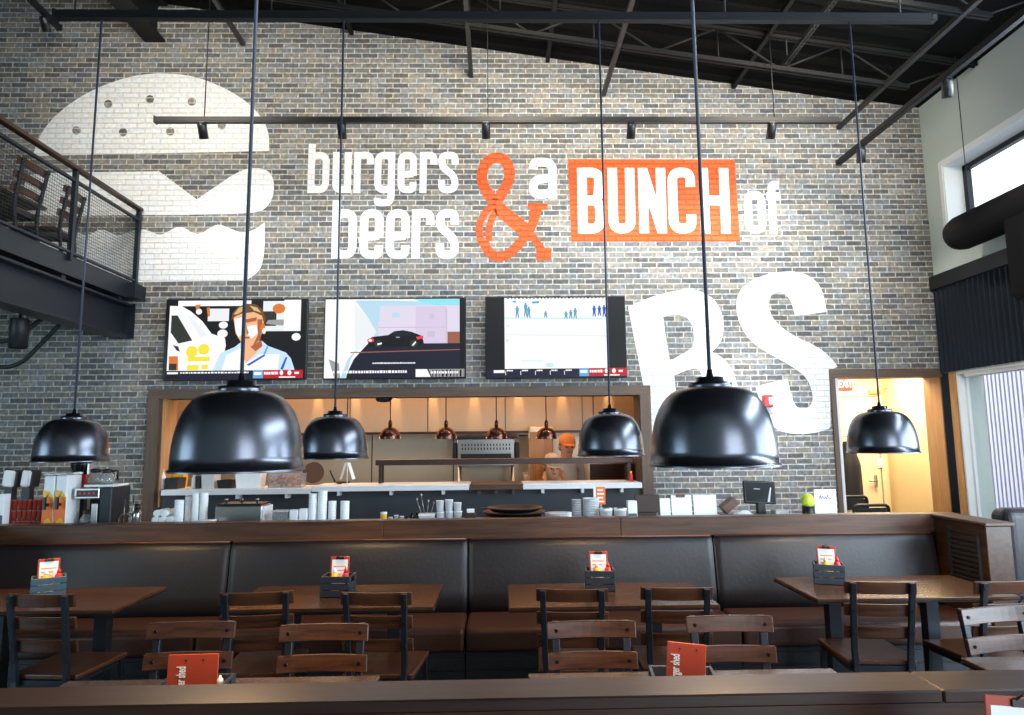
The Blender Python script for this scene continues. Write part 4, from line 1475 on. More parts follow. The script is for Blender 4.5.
# ================================================================== CRATES, MENUS, SAUCES
def make_crate(label, loc, rz, m_, L=.21, D=.14, Hh=.105):
    t = thing('condiment_crate', label, 'crate', loc, rz, 'condiment crates on the tables')
    th = .010
    hs = Hh / 3
    for nm, a_ in (('long_side', 0), ('long_side', 1)):
        y0 = -D / 2 if a_ == 0 else D / 2 - th
        m = MB()
        for k in range(3):
            m.cbox(-L / 2, L / 2, y0, y0 + th, k * hs + .001, (k + 1) * hs - .004, .0015)
        for x in (-L / 2 + .004, L / 2 - .019):
            ya = y0 + th if a_ == 0 else y0 - .008
            m.box(x + .011 if x < 0 else x - .011, x + .026 if x < 0 else x + .004, ya, ya + .008, .001, Hh - .004)
        m.build(nm, m_, t)
    for s in (-1, 1):
        m = MB()
        xa = -L / 2 + .0005 if s < 0 else L / 2 - th - .0005
        for k in range(2):
            m.cbox(xa, xa + th, -D / 2 + th, D / 2 - th, k * hs + .001, (k + 1) * hs - .004, .0015)
        # top slat with the hand hole
        m.cbox(xa, xa + th, -D / 2 + th, -.035, 2 * hs + .001, Hh - .004, .0015)
        m.cbox(xa, xa + th, .035, D / 2 - th, 2 * hs + .001, Hh - .004, .0015)
        m.box(xa, xa + th, -.035, .035, Hh - .012, Hh - .004)
        m.build('end_panel', m_, t)
    MB().box(-L / 2 + th, L / 2 - th, -D / 2 + th, D / 2 - th, .001, .008).build('bottom', m_, t)
    return t

def make_clipboard(label, loc, rz, lean, w_=.13, h_=.19, group='menu clipboards in the crates', front=True, tilt=0.0):
    """A board with its paper towards -Y."""
    t = thing('menu_clipboard', label, 'menu', loc, 0, group)
    t.rotation_euler = (lean, tilt, rz)
    MB().cbox(-w_ / 2, w_ / 2, 0, .005, 0, h_, .0015).build('board', 'board_red', t)
    if front:
        m = MB().box(-w_ / 2 + .009, w_ / 2 - .009, -.0012, -.0002, .008, h_ - .018)
        pg = m.build('menu_sheet', 'paper', t)
        q = MB()
        for k in range(5):
            q.box(-w_ / 2 + .02, w_ / 2 - .02 - .012 * (k % 3), -.0018, -.0013, h_ - .06 - k * .022, h_ - .055 - k * .022)
        q.build('menu_text', 'orange', pg)
        MB().box(-.024, .024, -.006, -.0005, h_ - .018, h_ - .004).tube([(-.018, -.005, h_ - .004), (0, -.005, h_ + .008), (.018, -.005, h_ - .004)], .0025, 6).build('clip', 'bolt', t)
    else:
        for x in (-.022, .032):
            MB().tube([(x, -.0015, h_ - .018), (x, .0, h_ - .018)], .003, 10).build('rivet', 'black', t)
    return t

def make_bottle(name, label, loc, m_, h_=.15, r=.024, group=None):
    t = thing(name, label, 'bottle', loc, 0, group)
    MB().lathe([(0, 0), (r * .95, 0), (r, .006), (r, h_ * .62), (r * .8, h_ * .74), (r * .5, h_ * .80), (0, h_ * .80)], n=18).build('body', m_, t)
    MB().lathe([(0, h_ * .801), (r * .52, h_ * .801), (r * .48, h_ * .9), (r * .2, h_ * .95), (r * .16, h_), (0, h_)], n=14).build('cap', 'white' if m_ == 'yellow' else m_, t)
    m = MB()
    n, z0, z1 = 10, h_ * .2, h_ * .5
    vs = []
    for i in range(n + 1):
        a_ = -PI / 2 + (i / n - .5) * 2.0
        vs += [((r + .0006) * math.cos(a_), (r + .0006) * math.sin(a_), z0), ((r + .0006) * math.cos(a_), (r + .0006) * math.sin(a_), z1)]
    m.add(vs, [(2 * i, 2 * i + 2, 2 * i + 3, 2 * i + 1) for i in range(n)], 0, True)
    m.build('label_band', 'paper', t)
    return t

TZ = .761
sets = [(-2.68, 4.20, 33, 'crate_teal', 'teal grey slatted crate on the leftmost far table', 'leftmost far table'),
        (-.945, 4.12, -4, 'crate_black', 'black slatted crate on the far table left of centre', 'far table left of centre'),
        (.61, 4.18, -6, 'crate_black', 'black slatted crate on the far table right of centre', 'far table right of centre'),
        (2.045, 4.26, -22, 'crate_grey', 'grey black slatted crate on the table by the louvred wall', 'table by the louvred wall')]
for x, y, a_, m_, lb, pl in sets:
    rz = R_(a_)
    L = .175
    make_crate(lb, (x, y, TZ), rz, m_, L=L, Hh=.12)
    T = Matrix.Translation((x, y, TZ)) @ Matrix.Rotation(rz, 4, 'Z')
    o = T @ Vector((-.005, .022, .014))
    make_clipboard('white menu on a red clipboard in the crate on the ' + pl, o, rz * .9, R_(-7), .112, .20)
    o = T @ Vector((-.015, -.02, .012))
    make_bottle('mustard_bottle', 'yellow mustard bottle in the crate on the ' + pl, o, 'yellow', .145, .024, 'mustard bottles in the crates')
    o = T @ Vector((.048, -.02, .012))
    make_bottle('ketchup_bottle', 'red ketchup bottle in the crate on the ' + pl, o, 'red', .15, .022, 'ketchup bottles in the crates')
near_sets = [(-.98, 2.30, 2, 'crate_black', 'black crate on the left near table with a red clipboard', 'left near table', 0.0, .976),
             (.60, 2.30, -6, 'crate_grey', 'grey black crate on the right near table with a red clipboard', 'right near table', R_(5), .985)]
for x, y, a_, m_, lb, pl, tl, ztop in near_sets:
    rz = R_(a_)
    make_crate(lb, (x, y, TZ), rz, m_, L=.21, Hh=.135)
    T = Matrix.Translation((x, y, TZ)) @ Matrix.Rotation(rz, 4, 'Z')
    o = T @ Vector((-.0 if tl == 0 else -.005, -.035, .018))
    hh = ztop - TZ - .012
    cb = make_clipboard('red back of a menu clipboard with white lettering on the ' + pl, o, rz, R_(-4), .158 if tl == 0 else .125, hh, 'red menu clipboards on the near tables', False, tl)
    text_mesh('lettering', 'burger shed', .040, 'white', cb, Matrix.Translation((-.034, -.0012, hh - .036)) @ Matrix.Rotation(PI / 2, 4, 'X') @ Matrix.Rotation(PI / 2, 4, 'Z'), .0004, .46, .0008, 'RIGHT')
    o = T @ Vector((.068, .03, .012))
    make_bottle('mustard_bottle', 'yellow mustard bottle behind the red clipboard on the ' + pl, o, 'yellow', .125, .021, 'mustard bottles in the crates')
# menu at the bottom corner, in front of the ledge
t = make_table('dark timber table in front of the ledge at the bottom corner', (1.25, 1.33, 0), 1.1, .55, 'nearest dining table')
make_crate('black crate in front of the ledge at the bottom corner', (1.02, 1.34, TZ), R_(-6), 'crate_black', .21, .14, .12)
make_clipboard('white menu on a red clipboard at the bottom corner', (1.015, 1.355, TZ + .02), R_(-6), R_(-5), .145, at(985, 702, Y=1.36).z - TZ - .02, 'menu clipboard at the bottom corner', True, R_(3))
# ================================================================== THINGS ON THE SERVICE COUNTER
IY = 5.36
def span(x0, x1, yt, Y=IY):
    a_, b_ = at(x0, yt, Y=Y), at(x1, yt, Y=Y)
    return a_.x, b_.x, (a_.z + b_.z) / 2
CT = CZ + .001
def round_thing(name, label, cat, x0, x1, yt, prof, mats, Y=IY, group=None, n=20, z0=CT):
    """PROF(r, h) gives a list of (part name, material, profile)."""
    xa, xb, zt = span(x0, x1, yt, Y)
    r, h_ = (xb - xa) / 2, zt - z0
    parts = prof(r, h_)
    if len(parts) == 1:
        o = MB().lathe(parts[0][2], n=n).build(name, parts[0][1])
        o.location = ((xa + xb) / 2, Y, z0)
        return tag(o, label, cat, group)
    t = thing(name, label, cat, ((xa + xb) / 2, Y, z0), 0, group)
    for nm, m_, pf in parts:
        MB().lathe(pf, n=n).build(nm, m_, t)
    return t
def sleeve(r, h_):
    pf = [(0, 0), (r * .8, 0), (r * .84, .012)]
    k = max(2, int(h_ / .022))
    for i in range(1, k):
        z = .012 + (h_ - .016) * i / k
        pf += [(r * .97, z), (r, z + .004), (r * .95, z + .006)]
    pf += [(r, h_ - .004), (r * .97, h_), (r * .9, h_), (r * .86, h_ - .02), (0, h_ - .02)]
    return [('cup_sleeve', 'cup_white', pf)]
def tubp(m_):
    def f(r, h_):
        return [('tub', m_, [(0, 0), (r * .82, 0), (r * .96, h_ * .9), (r, h_ * .9), (r, h_), (r * .93, h_), (r * .8, .01), (0, .01)])]
    return f

# white cup sleeves
for x0, x1, yt, lb in ((309, 317.5, 493.5, 'tall white cup sleeve beside the short white tubs'), (318, 327.5, 490.5, 'tallest white cup sleeve standing before the pass shelf joint'),
                       (328.5, 336.5, 501, 'shorter white cup sleeve just right of the tallest one'), (340.5, 349.5, 501, 'white cup sleeve standing alone before the grey panel'),
                       (175, 184, 500, 'white cup sleeve beside the rolled napkins'), (185.5, 193.5, 497, 'white cup sleeve second from the rolled napkins'),
                       (192.5, 200.5, 493, 'white cup sleeve third from the rolled napkins'), (200.5, 208.5, 492.5, 'white cup sleeve nearest the steel warmer')):
    round_thing('cup_sleeve', lb, 'cup sleeve', x0, x1, yt, sleeve, None, IY + .001 * (x0 % 7) + (.05 if 192 < x0 < 201 else 0) + (.09 if 185 < x0 < 192 else 0), 'white cup sleeves')
# short white tubs
for x0, x1, yt, lb in ((290.5, 299, 510, 'short square white tub right of the clear bin'), (299.8, 308.3, 509, 'short square white tub at the foot of the tall sleeve')):
    xa, xb, zt = span(x0, x1, yt)
    o = MB().cbox(-(xb - xa) / 2, (xb - xa) / 2, -.033, .033, 0, zt - CT, .006).box(-(xb - xa) / 2 + .003, (xb - xa) / 2 - .003, -.028, .028, zt - CT, zt - CT + .003).build('paper_tub', 'cup_white')
    o.location = ((xa + xb) / 2, IY, CT)
    tag(o, lb, 'tub', 'square white tubs')
# rolled napkins, heaped three high
k = 0
for row, (y_, n_, off_) in enumerate(((519, 3, 0), (511, 3, 2), (503.5, 2, 3.5))):
    for i in range(n_):
        px = 152.5 + off_ + i * 7.2
        xa, xb, zc0 = span(px, px + 7, y_)
        r = (xb - xa) / 2 * .96
        o = MB().tube([(0, -.09, 0), (0, .09, 0)], r, 12).tube([(0, -.0905, 0), (0, -.0915, 0)], r * .6, 12).build('rolled_napkin', 'cup_white')
        o.location = ((xa + xb) / 2, IY + .05, CT + r + row * r * 1.9)
        tag(o, 'white rolled napkin in the heap left of the cup sleeves', 'napkin', 'heap of rolled napkins')
# low stack of white trays before the warmer
for i in range(5):
    xa, xb, _ = span(197.5, 213, 515, IY - .12)
    o = MB().cbox(-(xb - xa) / 2, (xb - xa) / 2, -.06, .06, 0, .014, .003).build('paper_tray', 'cup_white')
    o.location = ((xa + xb) / 2, IY - .10, CT + i * .0155)
    tag(o, 'white paper tray in the low stack beside the steel warmer', 'tray', 'low stack of paper trays')
# steel warmer with knobs
xa, xb, zt = span(216.5, 263, 505.5)
wm = thing('food_warmer', 'stainless counter warmer with three knobs on top', 'food warmer', ((xa + xb) / 2, IY + .08, CT))
L, H_ = xb - xa, zt - CT
MB().cbox(-L / 2, L / 2, -.10, .12, 0, H_, .008).build('body', 'steel', wm)
MB().cbox(-L / 2 + .01, L / 2 - .01, -.09, .11, H_ + .001, H_ + .014, .003).build('lid', 'black', wm)
for x in (-.12, 0, .12):
    MB().lathe([(0, 0), (.008, 0), (.008, .02), (.014, .022), (.014, .034), (0, .036)], (x, -.04, H_ + .0145), 12).build('knob', 'steel', wm)
MB().box(L / 2 + .001, L / 2 + .018, -.09, .1, 0, H_ * .95).build('side_handle', 'steel_edge', wm)
# clear bin
xa, xb, zt = span(274.5, 289, 511)
cb = thing('clear_bin', 'clear plastic bin between the warmer and white tubs', 'bin', ((xa + xb) / 2, IY, CT))
def bin_mesh(L, D, Hh, th=.004, taper=.88):
    m = MB()
    o4 = [(-L / 2, -D / 2), (L / 2, -D / 2), (L / 2, D / 2), (-L / 2, D / 2)]
    def ring(s, z): return [(x * s, y * s, z) for x, y in o4]
    ti = 1 - 2 * th / min(L, D)
    vs = ring(taper, 0) + ring(1, Hh) + ring(ti, Hh) + ring(taper * ti, th)
    fs = [(3, 2, 1, 0)]
    for a_ in (0, 4, 8):
        for e in range(4):
            fs.append((a_ + e, a_ + (e + 1) % 4, a_ + 4 + (e + 1) % 4, a_ + 4 + e))
    fs.append((12, 13, 14, 15))
    return m.add(vs, fs)
bin_mesh(xb - xa, .11, zt - CT).build('tub', 'clear', cb)
MB().box(-(xb - xa) / 2 - .006, (xb - xa) / 2 + .006, -.062, .062, zt - CT, zt - CT + .006).build('rim', 'paper_grey', cb)
# little tins and cups
round_thing('spice_tin', 'small yellow tin with white lid among the small cups', 'tin', 380.5, 387, 512, lambda r, h_: [('body', 'yellow', [(0, 0), (r, 0), (r, h_ * .85), (0, h_ * .85)]), ('lid', 'cup_white', [(0, h_ * .851), (r * 1.03, h_ * .851), (r * 1.03, h_), (0, h_)])], None)
for x0, x1, yt, lb in ((388.3, 393, 517, 'smallest grey cup beside the yellow tin'), (393.8, 398.6, 515, 'grey cup in the middle of the three small grey cups'), (399.6, 404, 516, 'grey cup nearest the dark bottles')):
    round_thing('sauce_cup', lb, 'cup', x0, x1, yt, tubp('paper_grey'), None, IY - .06, 'small grey cups', 14)
def bottle_prof(m_, c_):
    return lambda r, h_: [('body', m_, [(0, 0), (r, 0), (r, h_ * .62), (r * .5, h_ * .78), (r * .42, h_ * .86), (0, h_ * .86)]), ('cap', c_, [(0, h_ * .861), (r * .5, h_ * .861), (r * .5, h_), (0, h_)])]
for x0, x1, yt, lb in ((405, 409.5, 514.5, 'short black bottle beside the grey cups'), (410, 414.5, 512, 'taller black bottle between the grey cups and utensil bin'), (415, 419, 511.5, 'black bottle touching the utensil bin')):
    round_thing('sauce_bottle', lb, 'bottle', x0, x1, yt, bottle_prof('black_gloss', 'black'), None, IY, 'small black bottles', 14)
# utensil bin
xa, xb, zt = span(419.5, 434.5, 515)
ub = thing('utensil_bin', 'grey bin of utensils left of the white cups', 'bin', ((xa + xb) / 2, IY, CT))
bin_mesh(xb - xa, .10, zt - CT).build('tub', 'paper_grey', ub)
MB().box(-(xb - xa) / 2 - .004, (xb - xa) / 2 + .004, -.054, .054, zt - CT, zt - CT + .012).build('rim', 'cup_white', ub)
for x, a_, l_ in ((-.045, -.35, .10), (-.02, -.2, .13), (.0, .12, .08), (.03, .3, .07)):
    o = MB().tube([(0, 0, 0), (math.sin(a_) * l_, 0, math.cos(a_) * l_)], .003, 6).lathe([(0, 0), (.007, .006), (.008, .016), (0, .028)], (math.sin(a_) * l_, 0, math.cos(a_) * l_), 8).build('utensil', 'steel')
    o.location = (ub.location.x + x, IY + .01, zt + .013)
    tag(o, 'steel utensil sticking out of the grey bin', 'utensil', 'utensils in the grey bin')
# white cups stacked two high
def cup_prof(r, h_): return [('cup', 'cup_white', [(0, 0), (r * .8, 0), (r * .98, h_ * .93), (r, h_ * .93), (r, h_), (r * .93, h_), (r * .76, .006), (0, .006)])]
for x0, yt, zb_, lb in ((436.5, 511.5, 0, 'white cup bottom left in the two high stack'), (445.3, 511, 0, 'white cup bottom middle in the two high stack'), (454, 511, 0, 'white cup bottom right in the two high stack'),
                        (436, 500.5, 1, 'white cup on top at the left of the two high stack'), (445, 499.5, 1, 'highest white cup on top in the two high stack'), (453.5, 502.5, 1, 'white cup on top at the right of the two high stack')):
    z0 = CT if not zb_ else at(x0 + 4, 511.3, Y=IY).z + .003
    round_thing('white_cup', lb, 'cup', x0, x0 + 8.2, yt, cup_prof, None, IY, 'stacked white cups', 18, z0)
# small carton
def carton(name, label, cat, x0, x1, yt, Y, m_body, m_band, group=None, D=.07):
    xa, xb, zt = span(x0, x1, yt, Y)
    L, H_ = xb - xa, zt - CT
    t = thing(name, label, cat, ((xa + xb) / 2, Y, CT), 0, group)
    MB().cbox(-L / 2, L / 2, -D / 2, D / 2, 0, H_, .003).build('box', m_body, t)
    MB().box(-L / 2 + .004, L / 2 - .004, -D / 2 - .0015, -D / 2 - .0003, H_ * .1, H_ * .45).build('label_band', m_band, t)
    return t
carton('sugar_caddy', 'small dark sugar caddy with pale packets right of the white cups', 'caddy', 465, 476, 513, IY, 'dark_brown', 'paper_grey')
o = MB().cbox(-.03, .03, -.012, .012, 0, .03, .003).build('sugar_packet', 'paper')
o.location = (span(468, 474, 512)[0] + .02, IY, at(470, 513, Y=IY).z + .002)
tag(o, 'pale packets standing on the dark sugar caddy', 'packet')
# black pans stacked
for i in range(4):
    xa, xb, _ = span(482 + 5 * (i % 2), 546 - 3 * (i % 2), 520, IY + .12)
    r = (xb - xa) / 2
    o = thing('serving_pan', ('black shallow pan at the bottom of the pan stack', 'second black shallow pan from the bottom of the pan stack', 'third black shallow pan from the bottom of the pan stack', 'black shallow pan on top of the pan stack')[i], 'pan', ((xa + xb) / 2, IY + .14, CT + .031 * i), 0, 'stack of black pans')
    MB().lathe([(0, 0), (r * .82, 0), (r * .97, .026), (r, .026), (r, .03), (r * .95, .03), (r * .8, .006), (0, .006)], n=32).build('pan', 'black', o)
    MB().cbox(-r - .05, -r + .012, -.02, .02, .024, .0295, .002).build('handle', 'black', o)
o = MB().lathe([(0, 0), (.03, 0), (.042, .012), (.038, .02), (0, .024)], n=16).build('bread_roll', 'yellow')
o.location = (span(484, 496, 517)[0] + .03, IY - .10, CT)
tag(o, 'small yellow brown dish in front of the black pans', 'dish')
# stack of white plates
for i in range(9):
    xa, xb, _ = span(544, 571, 518, IY)
    r = (xb - xa) / 2
    o = MB().lathe([(0, 0), (r * .6, 0), (r, .009), (r, .0105), (r * .6, .003), (0, .003)], n=28).build('plate', 'cup_white')
    o.location = ((xa + xb) / 2, IY - .08, CT + i * .0108)
    tag(o, 'white plate in the low stack right of the black pans', 'plate', 'stack of white plates')
# tall stacks of bowls
for x0, x1, yt, n_, lb, m_, g in ((571.5, 581.5, 499.5, 10, 'pale bowl in the narrow tall stack right of the plates', 'paper_grey', 'narrow stack of bowls'), (582.5, 599, 498, 14, 'white bowl in the wide tall stack under the orange note', 'cup_white', 'wide stack of bowls')):
    xa, xb, zt = span(x0, x1, yt)
    r = (xb - xa) / 2
    st = (zt - CT - .03) / (n_ - 1)
    for i in range(n_):
        o = MB().lathe([(0, 0), (r * .6, 0), (r * .96, .026), (r, .026), (r, .030), (r * .93, .030), (r * .56, .004), (0, .004)], n=20).build('bowl', m_)
        o.location = ((xa + xb) / 2, IY, CT + i * st)
        tag(o, lb, 'bowl', g)
# orange note on a stand
xa, xb, zt = span(597.5, 607, 487.5)
zb_ = at(602, 505.5, Y=IY).z
t = thing('note_holder', 'orange note with white lines standing above the white tubs', 'note', ((xa + xb) / 2, IY + .09, CT))
L = xb - xa
MB().cbox(-L / 2, L / 2, 0, .004, zb_ - CT, zt - CT, .001).build('card', 'orange', t)
MB().box(-L / 2 - .02, -L / 2 - .001, .0, .004, zb_ - CT - .02, zt - CT).build('edge', 'paper', t)
m = MB()
for q in range(4):
    z = zt - CT - .02 - q * .03
    m.box(-L / 2 + .01, L / 2 - .02 + .008 * (q % 2), -.002, -.0005, z - .012, z)
m.build('lettering', 'paper', t)
MB().box(-.006, .006, 0, .004, .012, zb_ - CT).cbox(-.04, .04, -.03, .04, 0, .012, .003).build('stand', 'steel', t)
for x0, x1, yt, lb in ((599.5, 612.5, 508, 'ribbed white tub below the orange note'), (613.5, 626.5, 508, 'white tub with dark rim beside the blue and white carton')):
    round_thing('white_tub', lb, 'tub', x0, x1, yt, lambda r, h_: [('tub', 'cup_white', [(0, 0), (r * .8, 0), (r * .97, h_ * .85), (r, h_ * .85), (r, h_), (r * .93, h_), (r * .78, .008), (0, .008)]), ('contents', 'brown', [(0, h_ * .80), (r * .88, h_ * .80), (r * .5, h_ * 1.02), (0, h_ * 1.05)])], None, IY - .08, 'white tubs')
t = carton('carton', 'white and blue carton at the pass timber post', 'carton', 627, 636, 500.5, IY, 'cup_white', 'crate_teal')
# dark tilted terminal on a stand
xa, xb, zt = span(635.5, 660.5, 495)
t = thing('card_terminal', 'dark brown flat screen back on a stand beside the timber post', 'terminal', ((xa + xb) / 2, IY + .05, CT))
L = xb - xa
MB().cbox(-L / 2, L / 2, -.012, .012, .075, zt - CT, .006).build('screen', 'dark_brown', t)
MB().box(-L / 2 + .03, L / 2 - .03, -.008, .03, .012, .0745).build('neck', 'dark_brown', t)
MB().cbox(-L / 2 + .02, L / 2 - .02, -.05, .06, 0, .012, .003).build('foot', 'black', t)
# white sheets and clipboards leaning
for x0, x1, yt, lb, clip in ((661, 671.5, 498.5, 'white upright sheet beside the dark terminal', False), (672.5, 693, 495.5, 'white clipboard with brown clip beside the upright sheet', True), (694.8, 718, 495, 'widest white sheet holder left of the brown wood block', False)):
    xa, xb, zt = span(x0, x1, yt, IY)
    L = xb - xa
    t = thing('sheet_holder', lb, 'sheet', ((xa + xb) / 2, IY + .03, CT), 0, 'white sheets on the counter')
    t.rotation_euler = (R_(-7), 0, 0)
    MB().cbox(-L / 2, L / 2, 0, .006, 0, zt - CT, .001).build('board', 'paper_grey', t)
    MB().box(-L / 2 + .001, L / 2 - .001, -.0015, -.0002, .001, zt - CT - .002).build('sheet', 'paper', t)
    if clip:
        MB().cbox(-.04, .03, -.010, -.0017, zt - CT - .018, zt - CT + .008, .002).build('clip', 'brown', t)
# brown block, cloth, POS terminal
xa, xb, zt = span(722, 737, 499)
t = thing('timber_block', 'tilted brown timber block left of the register screen', 'block', ((xa + xb) / 2 + .01, IY + .06, CT))
MB().cbox(-.06, .05, -.06, .06, 0, .055, .004).build('lower_box', 'dark_brown', t)
T = Matrix.Translation((0, 0, .125)) @ Matrix.Rotation(R_(-38), 4, 'Y')
MB().cbox(-.065, .065, -.05, .05, -.035, .035, .004, 0, T).build('upper_box', 'brown', t)
m = MB()
xa, xb, zt = span(729, 757, 510, IY - .1)
vs, fs = [], []
rn = random.Random(3)
N = 10
for j in range(N + 1):
    for i in range(N + 1):
        u, v_ = i / N * 2 - 1, j / N * 2 - 1
        d_ = max(0, 1 - (u * u + v_ * v_) * .8)
        vs.append(((xb - xa) / 2 * u * (1 + .08 * rn.random()), .07 * v_ * (1 + .1 * rn.random()), .004 + d_ ** .6 * (zt - CT) * (.75 + .25 * rn.random())))
for j in range(N):
    for i in range(N):
        a_ = j * (N + 1) + i
        fs.append((a_, a_ + 1, a_ + N + 2, a_ + N + 1))
nv = len(vs)
vs += [(x, y, 0) for x, y, z in vs]
fs += [tuple(nv + q for q in f[::-1]) for f in fs[:N * N]]
edge = [i for i in range(N + 1)] + [j * (N + 1) + N for j in range(1, N + 1)] + [N * (N + 1) + i for i in range(N - 1, -1, -1)] + [j * (N + 1) for j in range(N - 1, 0, -1)]
for q in range(len(edge)):
    a_, b_ = edge[q], edge[(q + 1) % len(edge)]
    fs.append((b_, a_, nv + a_, nv + b_))
o = m.add(vs, fs, 0, True).build('cloth', 'cloth')
o.location = ((xa + xb) / 2, IY - .12, CT)
tag(o, 'crumpled white cloth in front of the register', 'cloth')
xa, xb, _ = span(744, 776, 482, IY + .2)
zt = at(760, 481, Y=IY + .2).z
ps = thing('register_terminal', 'black tilted register screen on its base', 'register', ((xa + xb) / 2 + .01, IY + .22, CT))
T = Matrix.Translation((-.01, 0, .115)) @ Matrix.Rotation(R_(3), 4, 'Y') @ Matrix.Rotation(R_(-12), 4, 'X')
hh = zt - CT - .115
W2 = (xb - xa) / 2
MB().cbox(-W2, W2, -.015, .02, 0, hh, .008, 0, T).build('screen', 'black', ps)
MB().box(-W2 + .014, W2 - .014, -.0165, -.0155, .014, hh - .014, 0, T).build('glass', 'black_gloss', ps)
m = MB().box(-.05, 0, -.0185, -.017, hh * .62, hh * .65, 0, T)
m.add([T @ Vector(q) for q in ((.055, -.0175, .016), (.075, -.0175, .016), (.095, -.0175, hh * .72), (.085, -.0175, hh * .72))], [(0, 1, 2, 3)])
m.build('paper_strip', 'paper_grey', ps)
MB().cbox(-.10, .11, -.10, .12, 0, .035, .006).box(-.03, .03, -.01, .05, .036, .15).build('base', 'black', ps)
MB().cbox(.06, .17, -.13, -.03, .0, .075, .006).build('printer', 'paper_grey', ps)
MB().cbox(.02, .25, -.16, .02, -.0, .006, .002).build('mat', 'black', ps)
# lime ball in a black cup
xa, xb, zt = span(802, 814, 506)
t = thing('black_cup', 'black cup with a bright lime green top beside the white notice', 'cup', ((xa + xb) / 2, IY, CT))
r = (xb - xa) / 2
MB().lathe([(0, 0), (r * .95, 0), (r, zt - CT), (r * .9, zt - CT), (r * .85, .01), (0, .01)], n=20).build('cup', 'black', t)
o = MB().lathe([(0, 0), (r * .8, .012), (r * 1.08, .045), (r * 1.0, .075), (r * .6, .10), (0, .108)], n=20).build('lime_ball', 'lime')
o.location = ((xa + xb) / 2, IY, zt - .01)
tag(o, 'bright lime green ball in the black cup', 'ball')
# clear notice with handwriting
xa, xb, zt = span(815, 837, 489.5)
t = thing('notice_holder', 'pale handwritten notice at the end of the counter by the corridor', 'notice', ((xa + xb) / 2, IY + .02, CT))
L = xb - xa
MB().cbox(-L / 2, L / 2, 0, .005, .004, zt - CT, .001).build('sheet', 'paper', t)
MB().cbox(-L / 2, L / 2, -.03, .04, 0, .004, .001).build('foot', 'clear', t)
m = MB()
pts = [(-.05, .0), (-.04, .03), (-.035, 0), (-.02, .02), (-.01, 0), (0, .018), (.008, 0), (.02, .03), (.03, 0), (.05, .012)]
q = catmull(pts, 4)
for f in ribbon(q, .005):
    m.add([(x, -.001, zt - CT - .075 + z) for x, z in f], [(0, 1, 2, 3)])
m.build('handwriting', 'leather_seat', t)

# ---- left end: dispensers, tumblers, tea urns, brewer
for x0, x1, yt, lb in ((1, 15, 470.5, 'white and black syrup dispenser at the left edge'), (19.5, 31, 470.5, 'white and black syrup dispenser right of its twin')):
    xa, xb, zt = span(x0, x1, yt, IY + .2)
    zt -= .0
    L = xb - xa
    t = thing('syrup_dispenser', lb, 'dispenser', ((xa + xb) / 2, IY + .25, CT), 0, 'syrup dispensers')
    H_ = zt - CT
    T = Matrix.Translation((0, 0, H_ - .13)) @ Matrix.Rotation(R_(6), 4, 'Y')
    MB().cbox(-L / 2 + .008, L / 2 - .012, -.055, .04, 0, .13, .012, 0, T).build('tank', 'cup_white', t)
    MB().cbox(-L / 2, L / 2, -.05, .05, .0, .14, .010, 0, Matrix.Translation((.006, .012, H_ - .132)) @ Matrix.Rotation(R_(6), 4, 'Y')).build('shell', 'black', t)
    MB().box(-.03, .03, -.03, .03, .012, H_ - .135).cbox(-.06, .06, -.05, .05, 0, .012, .003).build('stand', 'black_metal', t)
carton('menu_box', 'pale blue white box standing at the left edge', 'box', 0, 8, 494, IY - .05, 'cup_white', 'crate_teal')
tp = thing('plastic_tumbler', 'red plastic tumbler in the rows beside the tea urns', 'tumbler', (0, 0, 0), 0, 'red tumblers')
MB().lathe([(0, 0), (.014, 0), (.0185, .075), (.0195, .078), (.0185, .078), (.0135, .006), (0, .005)], n=14).build('cup', 'rednylon', tp)
MB().lathe([(.0180, .071), (.0198, .071), (.0198, .078), (.018, .078)], n=14).build('rim', 'clear', tp)
first = True
for c_ in range(8):
    for r_ in range(3):
        xa, xb, zt = span(9.5 + c_ * 4.95, 14 + c_ * 4.95, 491, IY)
        loc = ((xa + xb) / 2, IY, CT + r_ * .0795)
        if first:
            tp.location = loc
            first = False
        else:
            dup(tp, loc)
for x0, x1, yt, lb in ((49.5, 60.5, 475.5, 'orange and white iced tea urn beside the red tumblers'), (61.5, 73, 475, 'orange and white iced tea urn beside the coffee brewer')):
    xa, xb, zt = span(x0, x1, yt)
    L, H_ = xb - xa, zt - CT
    t = thing('tea_urn', lb, 'drink urn', ((xa + xb) / 2, IY + .02, CT), 0, 'iced tea urns')
    MB().cbox(-L / 2, L / 2, -.08, .10, .0, H_, .008).build('body', 'cup_white', t)
    m = MB()
    def fr(poly, d): m.add([(u * L / 2 * .96, -.0812 - d, v_ * H_) for u, v_ in poly], [list(range(len(poly)))], 0)
    fr([(-1, .02), (1, .02), (1, .52), (.2, .64), (-.4, .54), (-1, .66)], 0)
    m.build('printed_wave', 'orange', t)
    m = MB()
    m.add([(u * L / 2 * .96, -.0824, v_ * H_) for u, v_ in [(-.9, .06), (.2, .03), (.9, .16), (.3, .25), (-.4, .20)]], [(0, 1, 2, 3, 4)])
    m.add([(u * L / 2 * .96, -.0824, v_ * H_) for u, v_ in [(-1, .66), (-.4, .54), (.2, .64), (1, .52), (1, .60), (.25, .72), (-.4, .62), (-1, .74)]], [(0, 1, 5, 7), (1, 2, 5, 6), (2, 3, 4, 5)])
    m.build('printed_band', 'yellow', t)
    MB().cbox(-L / 2 - .004, L / 2 + .004, -.085, .105, H_ + .001, H_ + .02, .004).build('lid', 'clear', t)
    MB().tube([(0, -.083, H_ * .48), (0, -.115, H_ * .48)], .012, 10).box(-.008, .008, -.13, -.11, H_ * .40, H_ * .62).build('tap', 'black', t)
o = MB().cbox(-.025, .035, -.01, .06, 0, .10, .006).build('drink_box', 'red')
